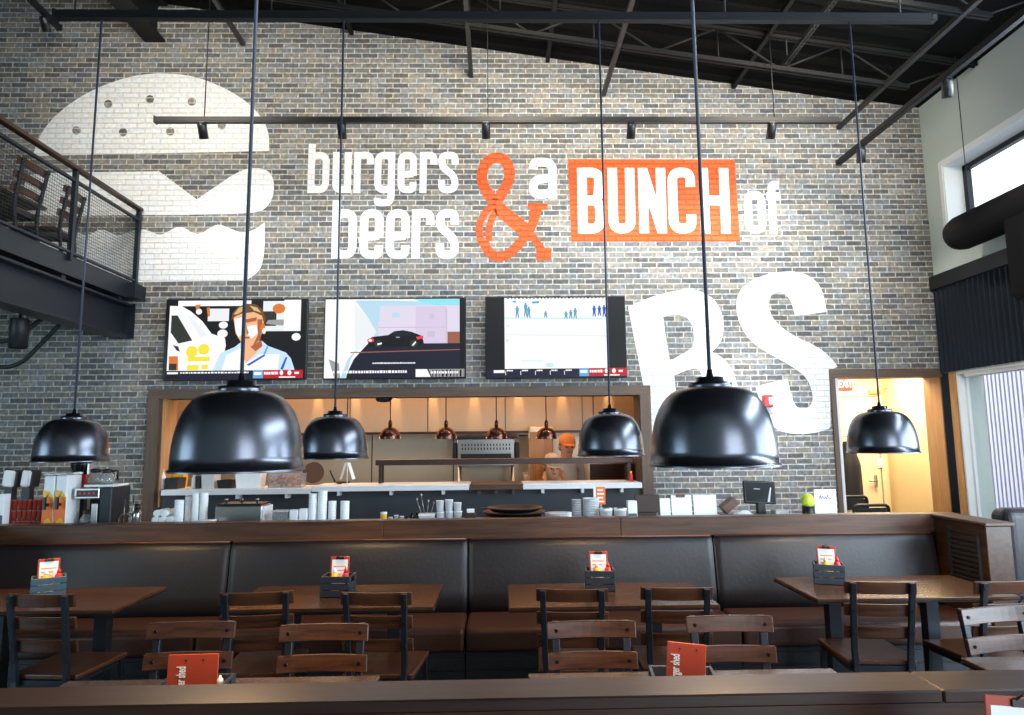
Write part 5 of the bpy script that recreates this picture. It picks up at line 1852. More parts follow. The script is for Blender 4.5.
xa, xb, zt = span(73, 79, 476)
o.scale = (1, 1, 1)
ft = thing('red_drink_box', 'red box with an orange mark on top behind the tea urns', 'box', (xa - .055, IY + .20, CT))
o.parent = ft
o.name = 'box'
o.location = (0, 0, .001 + zt - CT - .10)
MB().box(-.02, .03, 0, .05, 0, zt - CT - .1).build('riser', 'black', ft)
# coffee brewer
xa, xb, zt = span(74, 112, 487.5)
L, H_ = xb - xa, zt - CT
cm = thing('coffee_brewer', 'black and steel coffee brewer with warmers on top', 'coffee machine', ((xa + xb) / 2, IY + .12, CT))
MB().cbox(L / 2 - .09, L / 2, -.12, .15, 0, H_, .006).build('column', 'black_metal', cm)
MB().cbox(-L / 2, L / 2 - .091, -.13, .15, H_ - .085, H_ - .002, .006).build('head', 'steel', cm)
MB().cbox(-L / 2, L / 2 - .091, -.14, .15, 0, .03, .006).build('base', 'steel', cm)
MB().box(-L / 2 + .03, L / 2 - .10, -.134, -.1305, H_ - .07, H_ - .02).build('control_panel', 'black', cm)
m = MB()
for q in range(4):
    m.box(-L / 2 + .05 + q * .035, -L / 2 + .065 + q * .035, -.137, -.1345, H_ - .05, H_ - .035)
m.build('button', 'red', cm)
MB().box(-L / 2, L / 2 - .091, .10, .15, .031, H_ - .086).build('back', 'black', cm)
MB().cbox(L / 2 - .14, L / 2 - .095, -.135, -.12, .03, H_ * .62, .002).build('splash_panel', 'steel', cm)
MB().cbox(-L / 2 + .06, L / 2 + .0, -.10, .12, H_ + .001, H_ + .02, .004).build('warming_plate', 'steel_edge', cm)
zt2 = at(80, 462, Y=IY + .1).z
xg0, xg1, _ = span(69, 88, 470, IY + .3)
t = thing('coffee_grinder', 'black coffee grinder behind the tea urns under the pendant', 'grinder', ((xg0 + xg1) / 2, IY + .33, CT))
MB().cbox(-.07, .07, -.07, .06, 0, zt2 - CT - .11, .008).build('body', 'black', t)
MB().lathe([(0, 0), (.055, 0), (.075, .085), (.075, .10), (0, .105)], (0, 0, zt2 - CT - .109), 20).build('hopper', 'black_gloss', t)
MB().box(.071, .085, -.03, .03, 0, zt2 - CT - .02).build('side_rod', 'steel', t)
def decanter(label, px, py, Y, z0, liquid='black_gloss'):
    p_ = at(px, py, Y=Y)
    t_ = thing('coffee_decanter', label, 'decanter', (p_.x, Y, z0), 0, 'glass coffee decanters')
    MB().lathe([(0, 0), (.045, 0), (.055, .02), (.055, .045), (.03, .09), (.028, .105), (.026, .105), (.028, .088), (.052, .044), (.052, .02), (.044, .003), (0, .003)], n=20).build('bowl', 'clear', t_)
    MB().lathe([(.0285, .085), (.036, .088), (.036, .112), (.022, .118), (0, .118)], n=20).build('collar', 'black', t_)
    MB().tube(round_path([(.03, 0, .10), (.085, 0, .105), (.08, 0, .03)], .02), .008, 8).build('handle', 'black', t_)
ztop = CT + H_ + .021
decanter('glass coffee decanter on the left of the brewer warmers', 95, 480, IY + .16, ztop)
decanter('glass coffee decanter on the right of the brewer warmers', 107, 480, IY + .06, ztop)
decanter('glass coffee decanter under the brewer head', 88, 515, IY + .06, CT + .031)
# looped hose and thermos
xa, xb, zt = span(116, 128, 497)
t = thing('wire_rack', 'small steel rack with a looped cable beside the thermos', 'rack', ((xa + xb) / 2, IY + .1, CT))
MB().tube([(.04, 0, 0), (.04, 0, zt - CT)], .006, 8).tube([(-.03, 0, 0), (-.03, 0, (zt - CT) * .9)], .004, 8).cbox(-.05, .055, -.03, .03, 0, .006, .002).build('stand', 'steel', t)
MB().tube([(-.01 + .05 * math.cos(a_ * PI / 12), -.02, .065 + .05 * math.sin(a_ * PI / 12)) for a_ in range(25)], .005, 8, caps=False).build('cable_loop', 'steel', t)
round_thing('thermos', 'steel thermos with black lid by the timber post', 'thermos', 133.5, 141.5, 504, lambda r, h_: [('flask', 'steel', [(0, 0), (r, 0), (r, h_ * .6), (r * .7, h_ * .78), (0, h_ * .78)]), ('lid', 'black', [(0, h_ * .781), (r * .75, h_ * .781), (r * .7, h_), (0, h_)])], None)

# high chairs in the corridor
p0, p1 = at(842, 498, Y=8.0), at(866, 512, Y=8.0)
for i, lb in enumerate(('black stacking chair in the corridor nearer the counter', 'black stacking chair in the corridor behind the nearer one')):
    t = thing('stacking_chair', lb, 'chair', ((p0.x + p1.x) / 2 + i * .06, 7.85 + i * .55, .001), 0, 'black chairs in the corridor')
    w2 = .20
    zt = p0.z - .001 - (.05 if i == 0 else 0)
    for s in (-1, 1):
        MB().tube([(s * w2, -.2, 0), (s * w2, -.2, .42), (s * w2, .2, .42), (s * w2, .2, 0)], .014, 8).build('leg', 'black', t)
    MB().tube(round_path([(-w2, -.2, .42), (-w2, -.22, zt), (w2, -.22, zt), (w2, -.2, .42)], .06), .018, 8).build('back_frame', 'black', t)
    MB().cbox(-w2 + .02, w2 - .02, -.19, .2, .405, .435, .006).build('seat', 'black', t)
    MB().cbox(-w2 + .02, w2 - .02, -.226, -.212, zt - .16, zt - .03, .004).build('back_pad', 'black', t)
# dark coat hanging in the corridor
p0, p1 = at(842, 448, Y=8.6), at(862, 500, Y=8.6)
m = MB()
vs, fs = [], []
N, K = 28, 14
for j in range(K + 1):
    f = j / K
    z = 1.60 - f * .85
    for i in range(N):
        a_ = 2 * PI * i / N
        rx = (.05 + .08 * min(1, f * 3)) * (1 + .16 * math.sin(5 * a_ + 2 * f) + .05 * math.sin(9 * a_))
        vs.append((rx * math.cos(a_), rx * .7 * math.sin(a_), z))
for j in range(K):
    for i in range(N):
        fs.append((j * N + i, (j + 1) * N + i, (j + 1) * N + (i + 1) % N, j * N + (i + 1) % N))
fs += [list(range(N)), [K * N + i for i in range(N)][::-1]]
t = thing('hanging_coat', 'dark brown coat hanging in the corridor behind the right pendant', 'coat', ((p0.x + p1.x) / 2 - .01, 8.62, 0))
m.add(vs, fs, 0, True).build('coat', 'coat', t)
MB().tube([(0, 0, 1.6), (0, .0, 1.66), (0, .24, 1.66)], .01, 8).build('hook', 'steel', t)
# corridor wall fittings
p = at(875, 392, Y=8.84)
t = thing('door_closer', 'small brown arm fitting high on the cream corridor door', 'door closer', (p.x, 8.845, p.z))
MB().cbox(-.10, .06, -.05, 0, -.03, .02, .006).build('box', 'wood_orange', t)
MB().tube([(.05, -.03, .02), (.16, -.06, .05)], .008, 6).build('arm', 'wood_orange', t)
p = at(880, 463, Y=8.845)
tag(MB().cbox(p.x - .04, p.x + .04, 8.832, 8.845, p.z - .06, p.z + .06, .004).box(p.x - .012, p.x + .012, 8.824, 8.832, p.z - .02, p.z + .02).build('light_switch', 'cream_pale'), 'pale switch plate on the corridor wall', 'switch')

# ================================================================== KITCHEN
# hood with downlights
hz = at(500, 432.5, Y=8.75).z
m = MB()
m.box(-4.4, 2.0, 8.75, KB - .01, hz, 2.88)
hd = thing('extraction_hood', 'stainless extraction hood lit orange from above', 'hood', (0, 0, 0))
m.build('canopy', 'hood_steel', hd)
MB().box(-4.4, 2.0, 8.735, 8.749, hz - .012, hz + .02).build('lip', 'bronze', hd)
for x in (-1.9, -.9, .1, 1.1):
    MB().box(x - .004, x + .004, 8.742, 8.749, hz + .021, 2.86).build('seam', 'bronze', hd)
hood_x = [at(px, 405, Y=8.6).x for px in (235, 277, 315, 353, 394, 432, 474, 519, 563, 610)]
# heat lamps
lampY = YW + .12
for px, lb in ((347, 'copper heat lamp hidden behind the second small pendant'), (390, 'leftmost copper heat lamp clear of the pendants'), (446, 'second copper heat lamp from the left pendant'), (496.5, 'copper heat lamp before the broiler'), (546.5, 'copper heat lamp before the brown door'), (594, 'copper heat lamp hidden behind the third small pendant')):
    p = at(px, 439, Y=lampY)
    t = thing('heat_lamp', lb, 'heat lamp', (p.x, lampY, p.z), 0, 'copper heat lamps over the pass')
    r = .112
    MB().lathe([(r, 0), (r * 1.01, .008), (r * .97, .04), (r * .82, .085), (r * .55, .115), (r * .3, .125), (.022, .127), (.022, .17), (.014, .20), (0, .20)], n=28).build('shade', 'copper', t)
    MB().lathe([(r - .004, .001), (r * .93, .04), (r * .78, .08), (r * .5, .11), (0, .118)], n=28).build('lining', 'steel', t)
    MB().lathe([(0, .095), (.02, .085), (.03, .055), (.02, .03), (0, .025)], n=14).build('bulb', 'bulb', t)
    MB().tube([(0, 0, .2), (0, 0, 2.128 - p.z)], .006, 8).build('cord', 'black', t)
# rail above the pass
p = at(384, 399, Y=YW + .2)
tag(MB().lathe([(0, 0), (.07, .01), (.09, .03), (.09, .05), (0, .05)], (p.x, YW + .2, 2.079), 20).build('ceiling_speaker', 'black'), 'black round fitting under the pass header', 'ceiling fitting')
# overhead pass shelf on legs
a_, b_ = at(377, 462.5, Y=YW + .3), at(632, 461.5, Y=YW + .3)
t = thing('overshelf', 'long bronze overshelf standing on the pass shelf', 'shelf', ((a_.x + b_.x) / 2, YW + .3, 1.206))
L = b_.x - a_.x
MB().cbox(-L / 2, L / 2, -.10, .10, a_.z - 1.206 - .03, a_.z - 1.206 + .03, .005).build('board', 'bronze', t)
for s in (-1, 1):
    for y in (-.07, .07):
        MB().box(s * (L / 2 - .05) - .016, s * (L / 2 - .05) + .016, y - .016, y + .016, 0, a_.z - 1.206 - .031).build('leg', 'bronze', t)

# broiler
a_, b_ = at(457, 439, Y=8.9), at(515, 462, Y=8.9)
t = thing('broiler', 'stainless broiler with vent slots on legs', 'broiler', ((a_.x + b_.x) / 2, 8.9, 0))
L = b_.x - a_.x
zt_, zb_ = a_.z, b_.z
MB().cbox(-L / 2, L / 2, 0, .5, zb_ - .05, zt_, .01).build('housing', 'steel', t)
m = MB()
for r_ in range(2):
    for k in range(16):
        x = -L / 2 + .07 + k * (L - .14) / 15
        z = zt_ - .08 - r_ * .05
        m.box(x - .008, x + .008, -.004, -.001, z - .015, z + .015)
m.build('vent', 'black', t)
MB().box(-L / 2 + .05, L / 2 - .05, -.003, -.001, zb_ - .02, zb_ + .11).build('opening', 'black', t)
MB().box(-L / 2 - .03, L / 2 + .03, -.06, .5, zt_ + .001, zt_ + .03).build('shelf', 'bronze', t)
for s in (-1, 1):
    MB().tube([(s * (L / 2 - .03), .05, 0), (s * (L / 2 - .03), .05, zb_ - .051)], .025, 8).build('leg', 'steel', t)
    MB().cbox(s * (L / 2 + .03) - .028, s * (L / 2 + .03) + .028, -.02, .12, zb_ + .05, zt_ - .05, .01).build('side_bracket', 'black', t)
MB().tube(round_path([(L / 2 + .25, .1, 0), (L / 2 + .25, .1, zt_ + .05), (L / 2 + .05, .1, zt_ + .05)], .06), .02, 8).build('gas_pipe', 'black', t)
MB().tube([(-L / 2 - .1, -.03, zb_ + .01), (-L / 2 + .05, -.03, zb_ + .01)], .01, 8).build('valve', 'steel', t)
# brown cabinet with door
a_, b_ = at(529, 427, Y=8.6), at(554, 487, Y=8.6)
t = thing('tall_cabinet', 'tall copper brown cabinet door left of the standing cook', 'cabinet', ((a_.x + b_.x) / 2, 8.6, 0))
L = b_.x - a_.x
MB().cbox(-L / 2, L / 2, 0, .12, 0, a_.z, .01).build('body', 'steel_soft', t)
MB().cbox(-L / 2 + .01, L / 2 - .01, -.025, -.001, .1, a_.z - .06, .006).build('door', 'wood_orange', t)
MB().box(L / 2 - .045, L / 2 - .03, -.045, -.026, 1.2, 1.45).build('handle', 'steel', t)
# prep line below the wall
t = thing('prep_counter', 'stainless prep counter along the kitchen back wall', 'counter', (-1.3, 9.2, 0))
MB().cbox(-2.6, 1.55, -.12, .29, .86, .90, .004).build('worktop', 'steel', t)
MB().box(-2.55, 1.5, -.08, .28, .1, .859).build('base', 'steel', t)
# right-hand oven side
t = thing('upright_oven', 'stainless upright cabinet behind the overshelf leg', 'oven', (1.55, 8.95, 0))
MB().cbox(-.38, .40, 0, .45, 0, 1.42, .01).build('body', 'steel_soft', t)
MB().cbox(-.34, .36, -.03, -.001, .2, 1.34, .008).build('door', 'bronze', t)
MB().tube([(-.28, -.05, .5), (-.28, -.05, 1.1)], .012, 8).build('handle', 'steel', t)

# ---- things on the pass shelf, left
SY = YW + .06
def sspan(x0, x1, yt, Y=SY): return span(x0, x1, yt, Y)
SZ = 1.186
def shelf_round(name, label, cat, x0, x1, yt, parts, Y=SY, group=None, z0=SZ):
    return round_thing(name, label, cat, x0, x1, yt, parts, None, Y, group, 18, z0)
shelf_round('squeeze_bottle', 'white squeeze bottle at the timber post end of the pass shelf', 'bottle', 159.5, 166, 469, bottle_prof('cup_white', 'paper_grey'))
shelf_round('squeeze_bottle', 'second white bottle beside the timber post on the pass shelf', 'bottle', 192, 197, 473, bottle_prof('cup_white', 'paper_grey'))
def pan_item(name, label, x0, x1, yt, m_, m_in, D=.2, lid=None, Y=SY):
    xa, xb, zt = sspan(x0, x1, yt, Y)
    t_ = thing(name, label, 'container', ((xa + xb) / 2, Y + .05, SZ))
    L_, H_ = xb - xa, zt - SZ
    bin_mesh(L_, D, H_, .006, .9).build('tub', m_, t_)
    if m_in:
        MB().cbox(-L_ / 2 * .86, L_ / 2 * .86, -D / 2 * .86, D / 2 * .86, .02, H_ * .8, .01).build('contents', m_in, t_)
    if lid:
        MB().cbox(-L_ / 2 - .004, L_ / 2 + .004, -D / 2 - .004, D / 2 + .004, H_ + .001, H_ + .014, .003).build('lid', lid, t_)
    return t_
pan_item('food_tub', 'black tub with white cloth beside the squeeze bottle', 167, 180, 478, 'black', 'cup_white')
pan_item('sauce_box', 'orange yellow box standing behind the black tub', 173, 184, 471, 'yellow', 'orange', .12, None, SY + .2)
pan_item('food_tub', 'black tub in the middle of the left pass shelf', 197.5, 202.5, 476, 'black', None)
pan_item('food_tub', 'grey plastic tub left of the black pan', 203, 216, 471, 'paper_grey', None, .18)
pan_item('food_pan', 'small black pan with orange food', 219, 234, 480, 'black', 'orange')
pan_item('food_box', 'white printed box beside the clear pepper insert', 237, 262, 473, 'cup_white', None, .2, 'steel_edge')
xa, xb, zt = sspan(269, 303, 473.5)
t = thing('salad_insert', 'clear insert of chopped peppers at the end of the left pass shelf', 'container', ((xa + xb) / 2, SY + .05, SZ))
bin_mesh(xb - xa, .2, zt - SZ, .004, .96).build('tub', 'clear', t)
rn = random.Random(11)
ms = [MB() for _ in range(4)]
for i in range(170):
    x, y, z = rn.uniform(-1, 1) * (xb - xa) / 2 * .86, rn.uniform(-.08, .08), rn.uniform(.012, (zt - SZ) * .8)
    T = Matrix.Translation((x, y, z)) @ Matrix.Rotation(rn.uniform(0, 6), 4, 'Z') @ Matrix.Rotation(rn.uniform(0, 6), 4, 'X')
    ms[rn.randrange(4)].cbox(-.014, .014, -.006, .006, -.005, .005, .002, 0, T)
for mm, m_ in zip(ms, ('red', 'yellow', 'black', 'orange')):
    o = mm.build('chopped_pepper', m_, t)
    o['kind'] = 'stuff'
# round peel, pan handle, tickets
p0, p1 = sspan(306, 326, 468, SY + .3)[:2]
t = thing('pizza_peel', 'round brown board leaning on the pass shelf', 'board', ((p0 + p1) / 2, SY + .18, SZ + .02))
rr = .115
T = Matrix.Rotation(R_(80), 4, 'X') @ Matrix.Translation((0, rr + .008, 0))
m = MB().lathe([(0, -.006), (rr, -.006), (rr, .006), (0, .006)], n=36, smooth=False, T=T)
m.build('disc', 'brown', t)
xa, xb, zt = sspan(338.5, 352, 463)
t = thing('ticket_stand', 'white ticket slips standing on the pass shelf below the second pendant', 'tickets', ((xa + xb) / 2, SY + .1, 1.206))
m = MB()
hh = zt - 1.206
for s in (-1, 1):
    m.add([(s * .0, 0, hh), (s * .055, -.004, .05), (s * .085, .02, .055), (s * .03, .015, hh)], [(0, 1, 2, 3), (3, 2, 1, 0)])
m.build('slip', 'paper', t)
MB().tube([(0, .01, 0), (0, .01, hh + .004)], .004, 6).cbox(-.05, .05, -.03, .03, 0, .008, .002).build('stand', 'steel_edge', t)
p = at(322, 488, Y=SY + .3)
o = MB().tube([(0, 0, 0), (-.05, .0, .10), (-.055, 0, .125)], [.010, .008, .012], 8).build('pan_handle', 'black')
t = thing('frying_pan', 'black frying pan with its handle up on the pass shelf', 'pan', (at(335, 488, Y=SY + .2).x, SY + .2, 1.206))
o.parent = t
o.location = (-.0, 0, .02)
MB().lathe([(0, 0), (.06, 0), (.085, .02), (.082, .022), (.058, .004), (0, .004)], (.085, 0, 0), 24).build('pan', 'black', t)
carton_xa, carton_xb, _z = sspan(631, 637, 482)
t = thing('red_bottle', 'small red and white bottle at the timber post end of the pass', 'bottle', (at(634, 482, Y=SY).x - .03, SY, 1.206))
MB().lathe([(0, 0), (.022, 0), (.022, .07), (.012, .085), (0, .085)], n=14).build('body', 'red', t)
MB().lathe([(0, .0855), (.012, .0855), (.012, .11), (0, .11)], n=12).build('cap', 'yellow', t)

# ================================================================== COOKS
def figure(label, loc, rz, P3, cap_m, shirt_m, visor=-1):
    """One skinned body from a chain of joints in local metres; +Y is behind, -Y the way the face looks."""
    J = {}
    vs, es, rs = [], [], []
    def v(name, p, r):
        J[name] = len(vs)
        vs.append(p)
        rs.append(r)
    def e(a, b): es.append((J[a], J[b]))
    for k_, (p, r) in P3.items():
        v(k_, p, r)
    chain = [('pelvis', 'waist'), ('waist', 'chest'), ('chest', 'collar'), ('collar', 'neck'), ('neck', 'jaw'), ('jaw', 'face'), ('face', 'crown')]
    for s in 'lr':
        chain += [('collar', 'sh_' + s), ('sh_' + s, 'el_' + s), ('el_' + s, 'wr_' + s), ('wr_' + s, 'pm_' + s), ('pelvis', 'hip_' + s), ('hip_' + s, 'kn_' + s), ('kn_' + s, 'an_' + s), ('an_' + s, 'to_' + s)]
        w_, pm = Vector(P3['wr_' + s][0]), Vector(P3['pm_' + s][0])
        d = (pm - w_).normalized()
        sd = d.cross(Vector((0, 0, 1)))
        sd = sd.normalized() if sd.length > .1 else Vector((1, 0, 0))
        for i, (o_, l_) in enumerate(((-.030, .060), (-.010, .075), (.010, .078), (.030, .068))):
            b0 = pm + sd * o_ + d * .015
            v('f%d0%s' % (i, s), tuple(b0), .010)
            v('f%d1%s' % (i, s), tuple(b0 + d * l_ * .5 + Vector((0, 0, -.008))), .0085)
            v('f%d2%s' % (i, s), tuple(b0 + d * l_ * .8 + Vector((0, 0, -.03))), .0075)
            chain += [('pm_' + s, 'f%d0%s' % (i, s)), ('f%d0%s' % (i, s), 'f%d1%s' % (i, s)), ('f%d1%s' % (i, s), 'f%d2%s' % (i, s))]
        q = -1 if s == 'l' else 1
        b0 = w_ + d * .03 + sd * (.035 * q)
        v('t0' + s, tuple(b0), .011)
        v('t1' + s, tuple(b0 + d * .035 + sd * .022 * q), .009)
        chain += [('wr_' + s, 't0' + s), ('t0' + s, 't1' + s)]
    for a_, b_ in chain:
        e(a_, b_)
    me = bpy.data.meshes.new('person')
    me.from_pydata(vs, es, [])
    tmp = bpy.data.objects.new('person_tmp', me)
    COL.objects.link(tmp)
    md = tmp.modifiers.new('skin', 'SKIN')
    md.use_smooth_shade = True
    for i, sv in enumerate(me.skin_vertices[0].data):
        sv.radius = (rs[i], rs[i] * (.72 if i in (J['waist'], J['chest'], J['pelvis'], J['collar']) else 1))
        sv.use_root = i == J['pelvis']
    sb = tmp.modifiers.new('sub', 'SUBSURF')
    sb.levels = 2
    bpy.context.view_layer.update()
    out = bpy.data.meshes.new_from_object(tmp.evaluated_get(bpy.context.evaluated_depsgraph_get()))
    bpy.data.objects.remove(tmp)
    out.materials.clear()
    for m_ in ('skin', shirt_m, 'trousers'):
        out.materials.append(M[m_])
    zn, zw = P3['neck'][0][2] - .02, P3['waist'][0][2] - .02
    segs = [(Vector(P3['el_' + s][0]), Vector(P3['pm_' + s][0])) for s in 'lr']
    hd_ = Vector(P3['face'][0])
    for pl in out.polygons:
        c_ = pl.center
        mi = 1
        nb = Vector(P3['neck'][0])
        up = (hd_ - nb).normalized()
        if (c_ - nb).dot(up) > -.012 and (c_ - hd_).length < .24:
            mi = 0
        elif c_.z < zw:
            mi = 2
        for ea, eb in segs:
            dd = eb - ea
            f = (c_ - ea).dot(dd) / dd.length_squared
            if f > -.15 and (c_ - (ea + dd * min(f, 1.6))).length < .10:
                mi = 0
        pl.material_index = mi
        pl.use_smooth = True
    o_ = bpy.data.objects.new('person', out)
    COL.objects.link(o_)
    o_.location = loc
    o_.rotation_euler = (0, 0, rz)
    tag(o_, label, 'person', 'cooks in the kitchen')
    # cap, face and ears ride on the head
    fc, cr, jw = Vector(P3['face'][0]), Vector(P3['crown'][0]), Vector(P3['jaw'][0])
    up = (cr - jw).normalized()
    fwd = Vector((0, -1, 0))
    fwd = (fwd - up * fwd.dot(up)).normalized()
    sdv = up.cross(fwd)
    B_ = Matrix((sdv, -fwd, up)).transposed().to_4x4()
    B_.translation = fc
    m_ = MB().lathe([(.099, .030), (.104, .045), (.102, .085), (.085, .125), (.045, .148), (0, .152)], n=28, T=B_)
    m_.build('cap', cap_m, o_)
    m_ = MB()
    vs_ = []
    for i in range(13):
        a_ = PI * i / 12
        vs_ += [B_ @ Vector((-.095 * math.cos(a_), visor * .0 - .045 - .055 * math.sin(a_) * 0 - .05 * math.sin(a_), .040)), B_ @ Vector((-.085 * math.cos(a_), -.055 - .105 * math.sin(a_), .026))]
    n_ = len(vs_)
    vs_ += [q + up * -.006 for q in vs_]
    fs_ = []
    for i in range(12):
        a_ = 2 * i
        fs_ += [(a_, a_ + 2, a_ + 3, a_ + 1), (n_ + a_, n_ + a_ + 1, n_ + a_ + 3, n_ + a_ + 2), (a_ + 1, a_ + 3, n_ + a_ + 3, n_ + a_ + 1)]
    m_.add(vs_, fs_).build('cap_visor', cap_m, o_)
    for s in (-1, 1):
        m_ = MB()
        m_.lathe([(0, -.010), (.010, -.006), (.012, 0), (.010, .006), (0, .010)], tuple(Vector((0, 0, 0))), 10, T=B_ @ Matrix.Translation((s * .036, -.088, -.002)))
        m_.build('eye', 'hair', o_)
    MB().tube([B_ @ Vector((0, -.090, .010)), B_ @ Vector((0, -.112, -.025)), B_ @ Vector((0, -.094, -.036))], [.009, .015, .010], 8).build('nose', 'skin', o_)
    MB().tube([B_ @ Vector((-.024, -.083, -.062)), B_ @ Vector((0, -.092, -.064)), B_ @ Vector((.024, -.083, -.062))], .005, 6).build('mouth', 'brown', o_)
    for s in (-1, 1):
        MB().lathe([(0, -.026), (.014, -.018), (.017, 0), (.014, .018), (0, .028)], (0, 0, 0), 10, T=B_ @ Matrix.Translation((s * .094, .008, -.008))).build('ear', 'skin', o_)
    m_ = MB().lathe([(.0985, .032), (.1005, .0), (.096, -.04), (.085, -.06), (.03, -.065)], n=24, T=B_ @ Matrix.Translation((0, .012, 0)))
    # only the back half of that ring of hair
    keep = [i for i, f in enumerate(m_.f) if sum((B_.inverted() @ m_.v[q]).y for q in f) / len(f) > .02]
    m_.f, m_.m, m_.s = [m_.f[i] for i in keep], [m_.m[i] for i in keep], [m_.s[i] for i in keep]
    m_.build('hair', 'hair', o_)
    return o_

def pose(zs, lean, hand_l, hand_r, head_tip=0.0, head_fwd=0.0):
    """ZS shortens nothing: standing 1.7 m; LEAN bends the trunk towards -Y."""
    W_, C_ = math.sin(lean), math.cos(lean)
    pel = Vector((0, 0, .93))
    def t_(d): return pel + Vector((0, -d * W_, d * C_))
    wa, ch, co = t_(.14), t_(.32), t_(.47)
    ne = co + Vector((0, -.02 - .05 * W_, .07))
    hd = Vector((0, -math.sin(head_tip), math.cos(head_tip)))
    ja = ne + Vector((0, -.025, 0)) + hd * .055
    fa = ja + hd * .085
    cr = fa + hd * .085
    d = dict(pelvis=(tuple(pel), .155), waist=(tuple(wa), .145), chest=(tuple(ch), .165), collar=(tuple(co), .105), neck=(tuple(ne), .058), jaw=(tuple(ja), .078), face=(tuple(fa), .096), crown=(tuple(cr), .078))
    for s, q, h_ in (('l', -1, hand_l), ('r', 1, hand_r)):
        sh = co + Vector((q * .185, 0, -.015))
        hnd = Vector(h_)
        mid = (sh + hnd) / 2 + Vector((q * .07, .08, -.10))
        wr = hnd + (mid - hnd).normalized() * .075
        d['sh_' + s] = (tuple(sh), .066)
        d['el_' + s] = (tuple(mid), .046)
        d['wr_' + s] = (tuple(wr), .028)
        d['pm_' + s] = (tuple(hnd), .034)
        d['hip_' + s] = ((q * .09, .01, .86), .095)
        d['kn_' + s] = ((q * .10, -.01, .48), .065)
        d['an_' + s] = ((q * .10, .02, .085), .042)
        d['to_' + s] = ((q * .105, -.15, .035), .035)
    return d
pa = at(571, 446, Y=8.3)
figure('person in an orange white cap and pale shirt standing behind the overshelf, head turned', (pa.x - .07, 8.44, -.03), R_(14), pose(0, .08, (-.24, .07, .86), (.24, .07, .86), .12), 'cap_orange', 'shirt')
pb = at(555, 474, Y=7.75)
figure('person in a pale cap bending down over the pass with one arm out', (pb.x - .12, 8.22, -.11), R_(12), pose(0, .80, (-.30, -.36, 1.36), (.16, -.30, 1.38), .22), 'cap_tan', 'shirt_grey')

# ================================================================== LIGHT
def area(name, loc, rot, sx, sy, power, col):
    l = bpy.data.lights.new(name, 'AREA')
    l.shape = 'RECTANGLE'
    l.size, l.size_y = sx, sy
    l.energy = power
    l.color = col
    o_ = bpy.data.objects.new(name, l)
    COL.objects.link(o_)
    o_.location = loc
    o_.rotation_euler = rot
    return o_
def spot(name, loc, target, power, col, deg, blend=.5, size=.03):
    l = bpy.data.lights.new(name, 'SPOT')
    l.energy = power
    l.color = col
    l.spot_size = R_(deg)
    l.spot_blend = blend
    l.shadow_soft_size = size
    o_ = bpy.data.objects.new(name, l)
    COL.objects.link(o_)
    o_.location = loc
    o_.rotation_euler = (Vector(target) - Vector(loc)).to_track_quat('-Z', 'Y').to_euler()
    return o_
def point(name, loc, power, col, size=.03):
    l = bpy.data.lights.new(name, 'POINT')
    l.energy = power
    l.color = col
    l.shadow_soft_size = size
    o_ = bpy.data.objects.new(name, l)
    COL.objects.link(o_)
    o_.location = loc
    return o_
WARM = (1.0, .80, .55)
# the five wall spots on the track
for i, px in enumerate((203, 342, 486, 631, 771)):
    x = at(px, 125, Y=T2Y).x
    spot('wall_spot', (x, T2Y + .06, T2Z - .20), (x, YW, 3.2), (45, 45, 50, 75, 110)[i], (.97, .97, .95), 130, 1.0, .05)
spot('brick_fill', (2.55, 6.0, 4.2), (2.75, YW, 1.25), 560, (.95, .97, 1.0), 40, .8, .06)  # added light without a fixture, brightens the brick behind the register
# spots added out of view to brighten the brick wall
for x, pw, tx, tz in ((-3.0, 330, -3.2, 4.9), (.2, 520, .2, 5.3), (2.9, 520, 2.9, 4.8)):
    spot('wall_fill', (x, 4.5, 5.15), (tx, YW, tz), pw * .95, (1.0, .90, .73), 110, 1.0, .45)
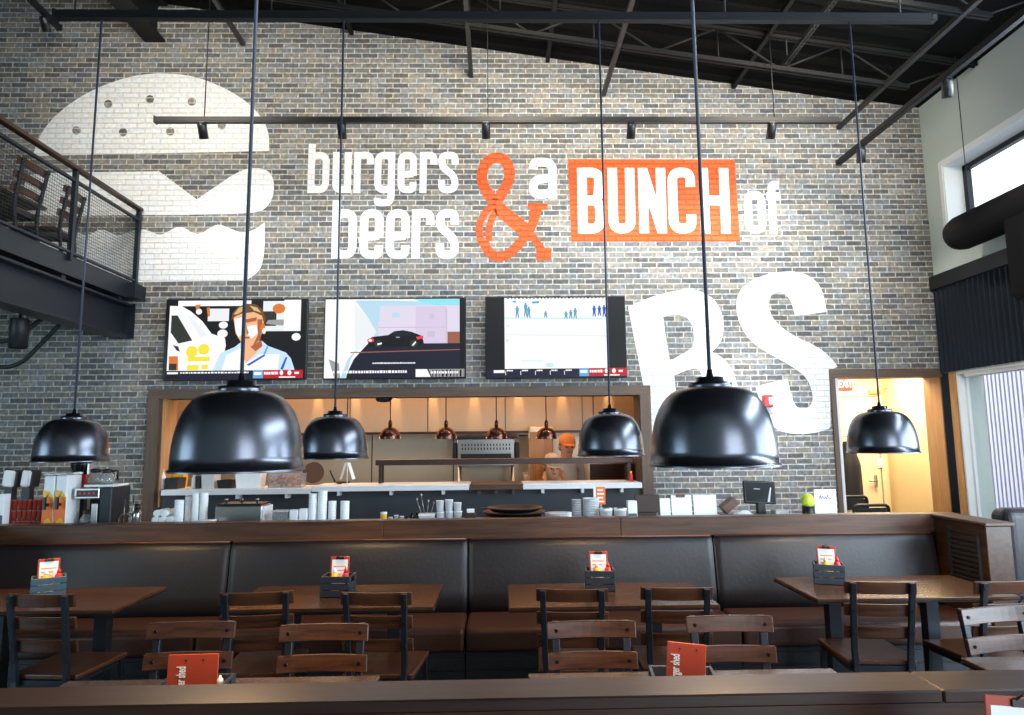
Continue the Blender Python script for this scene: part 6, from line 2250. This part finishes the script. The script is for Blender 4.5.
# daylight from the side windows and from assumed ones behind and left
area('window_daylight', (XR - .12, 2.4, 1.7), (0, R_(90), 0), 2.0, 4.2, 330, (.70, .86, 1.0))
area('window_daylight', (XR - .12, 2.4, 4.15), (0, R_(90), 0), .8, 5.5, 330, (.74, .88, 1.0))
area('window_daylight', (2.8, -2.9, 2.0), (R_(90), 0, 0), 3.0, 2.8, 190, (.80, .90, 1.0))
area('window_daylight', (-7.4, 0.6, 1.7), (0, R_(-90), R_(12)), 2.6, 3.2, 170, (.58, .84, 1.0))  # window assumed on this side, none built in the left wall
# bulbs in the pendants
for x, y, z in lamp_spots:
    spot('pendant_glow', (x, y, z + .08), (x, y, 0), 42, (1.0, .64, .30), 130, .5, .035)
# hood downlights
for x in hood_x:
    spot('hood_light', (x, 8.705, 2.52), (x, 8.75, 2.05), 55, (1.0, .60, .24), 24, .9, .01)
area('kitchen_fill', (-1.2, 7.9, 2.85), (0, 0, 0), 4.5, .5, 34, (1.0, .54, .24))  # overhead fill added to light the kitchen, no fixture built
area('hood_fill', (-1.2, 8.62, 2.7), (R_(12), 0, 0), 6.2, .06, 40, (1.0, .40, .07))  # orange fill added to tint the hood face, no fixture
area('kitchen_wall_fill', (-1.2, 9.0, hz - .02), (R_(-20), 0, 0), 5.5, .2, 30, (1.0, .80, .58))  # fill added under the hood to brighten the back wall
area('corridor_light', (4.72, 8.0, 2.58), (0, 0, 0), .7, .8, 80, (1.0, .92, .74))  # assumed overhead light, no fixture built
spot('can_light', (c.location.x if False else at(19, 333, Y=6.2).x, 6.2, at(19, 348, Y=6.2).z - .005), (at(19, 333, Y=6.2).x, 6.2, 0), 60, WARM, 100, .6)
# spots on the track beside the window wall
for y in (6.30, 5.02):
    spot('wall_spot', (3.64, y, 4.34), (4.6, y + .6, 2.0), 60, (1.0, .92, .8), 80, .6)

world = bpy.data.worlds.new('sky')
scene.world = world
world.use_nodes = True
bg = world.node_tree.nodes['Background']
bg.inputs['Color'].default_value = (.80, .90, 1.0, 1)
bg.inputs['Strength'].default_value = 2.6

vs_ = scene.view_settings
vs_.view_transform = 'Standard'
vs_.look = 'None'
vs_.gamma = 1
vs_.exposure = 0
vs_.use_curve_mapping = False
scene.cycles.use_denoising = True
scene.cycles.max_bounces = 8
scene.cycles.sample_clamp_indirect = 6
bpy.context.view_layer.update()
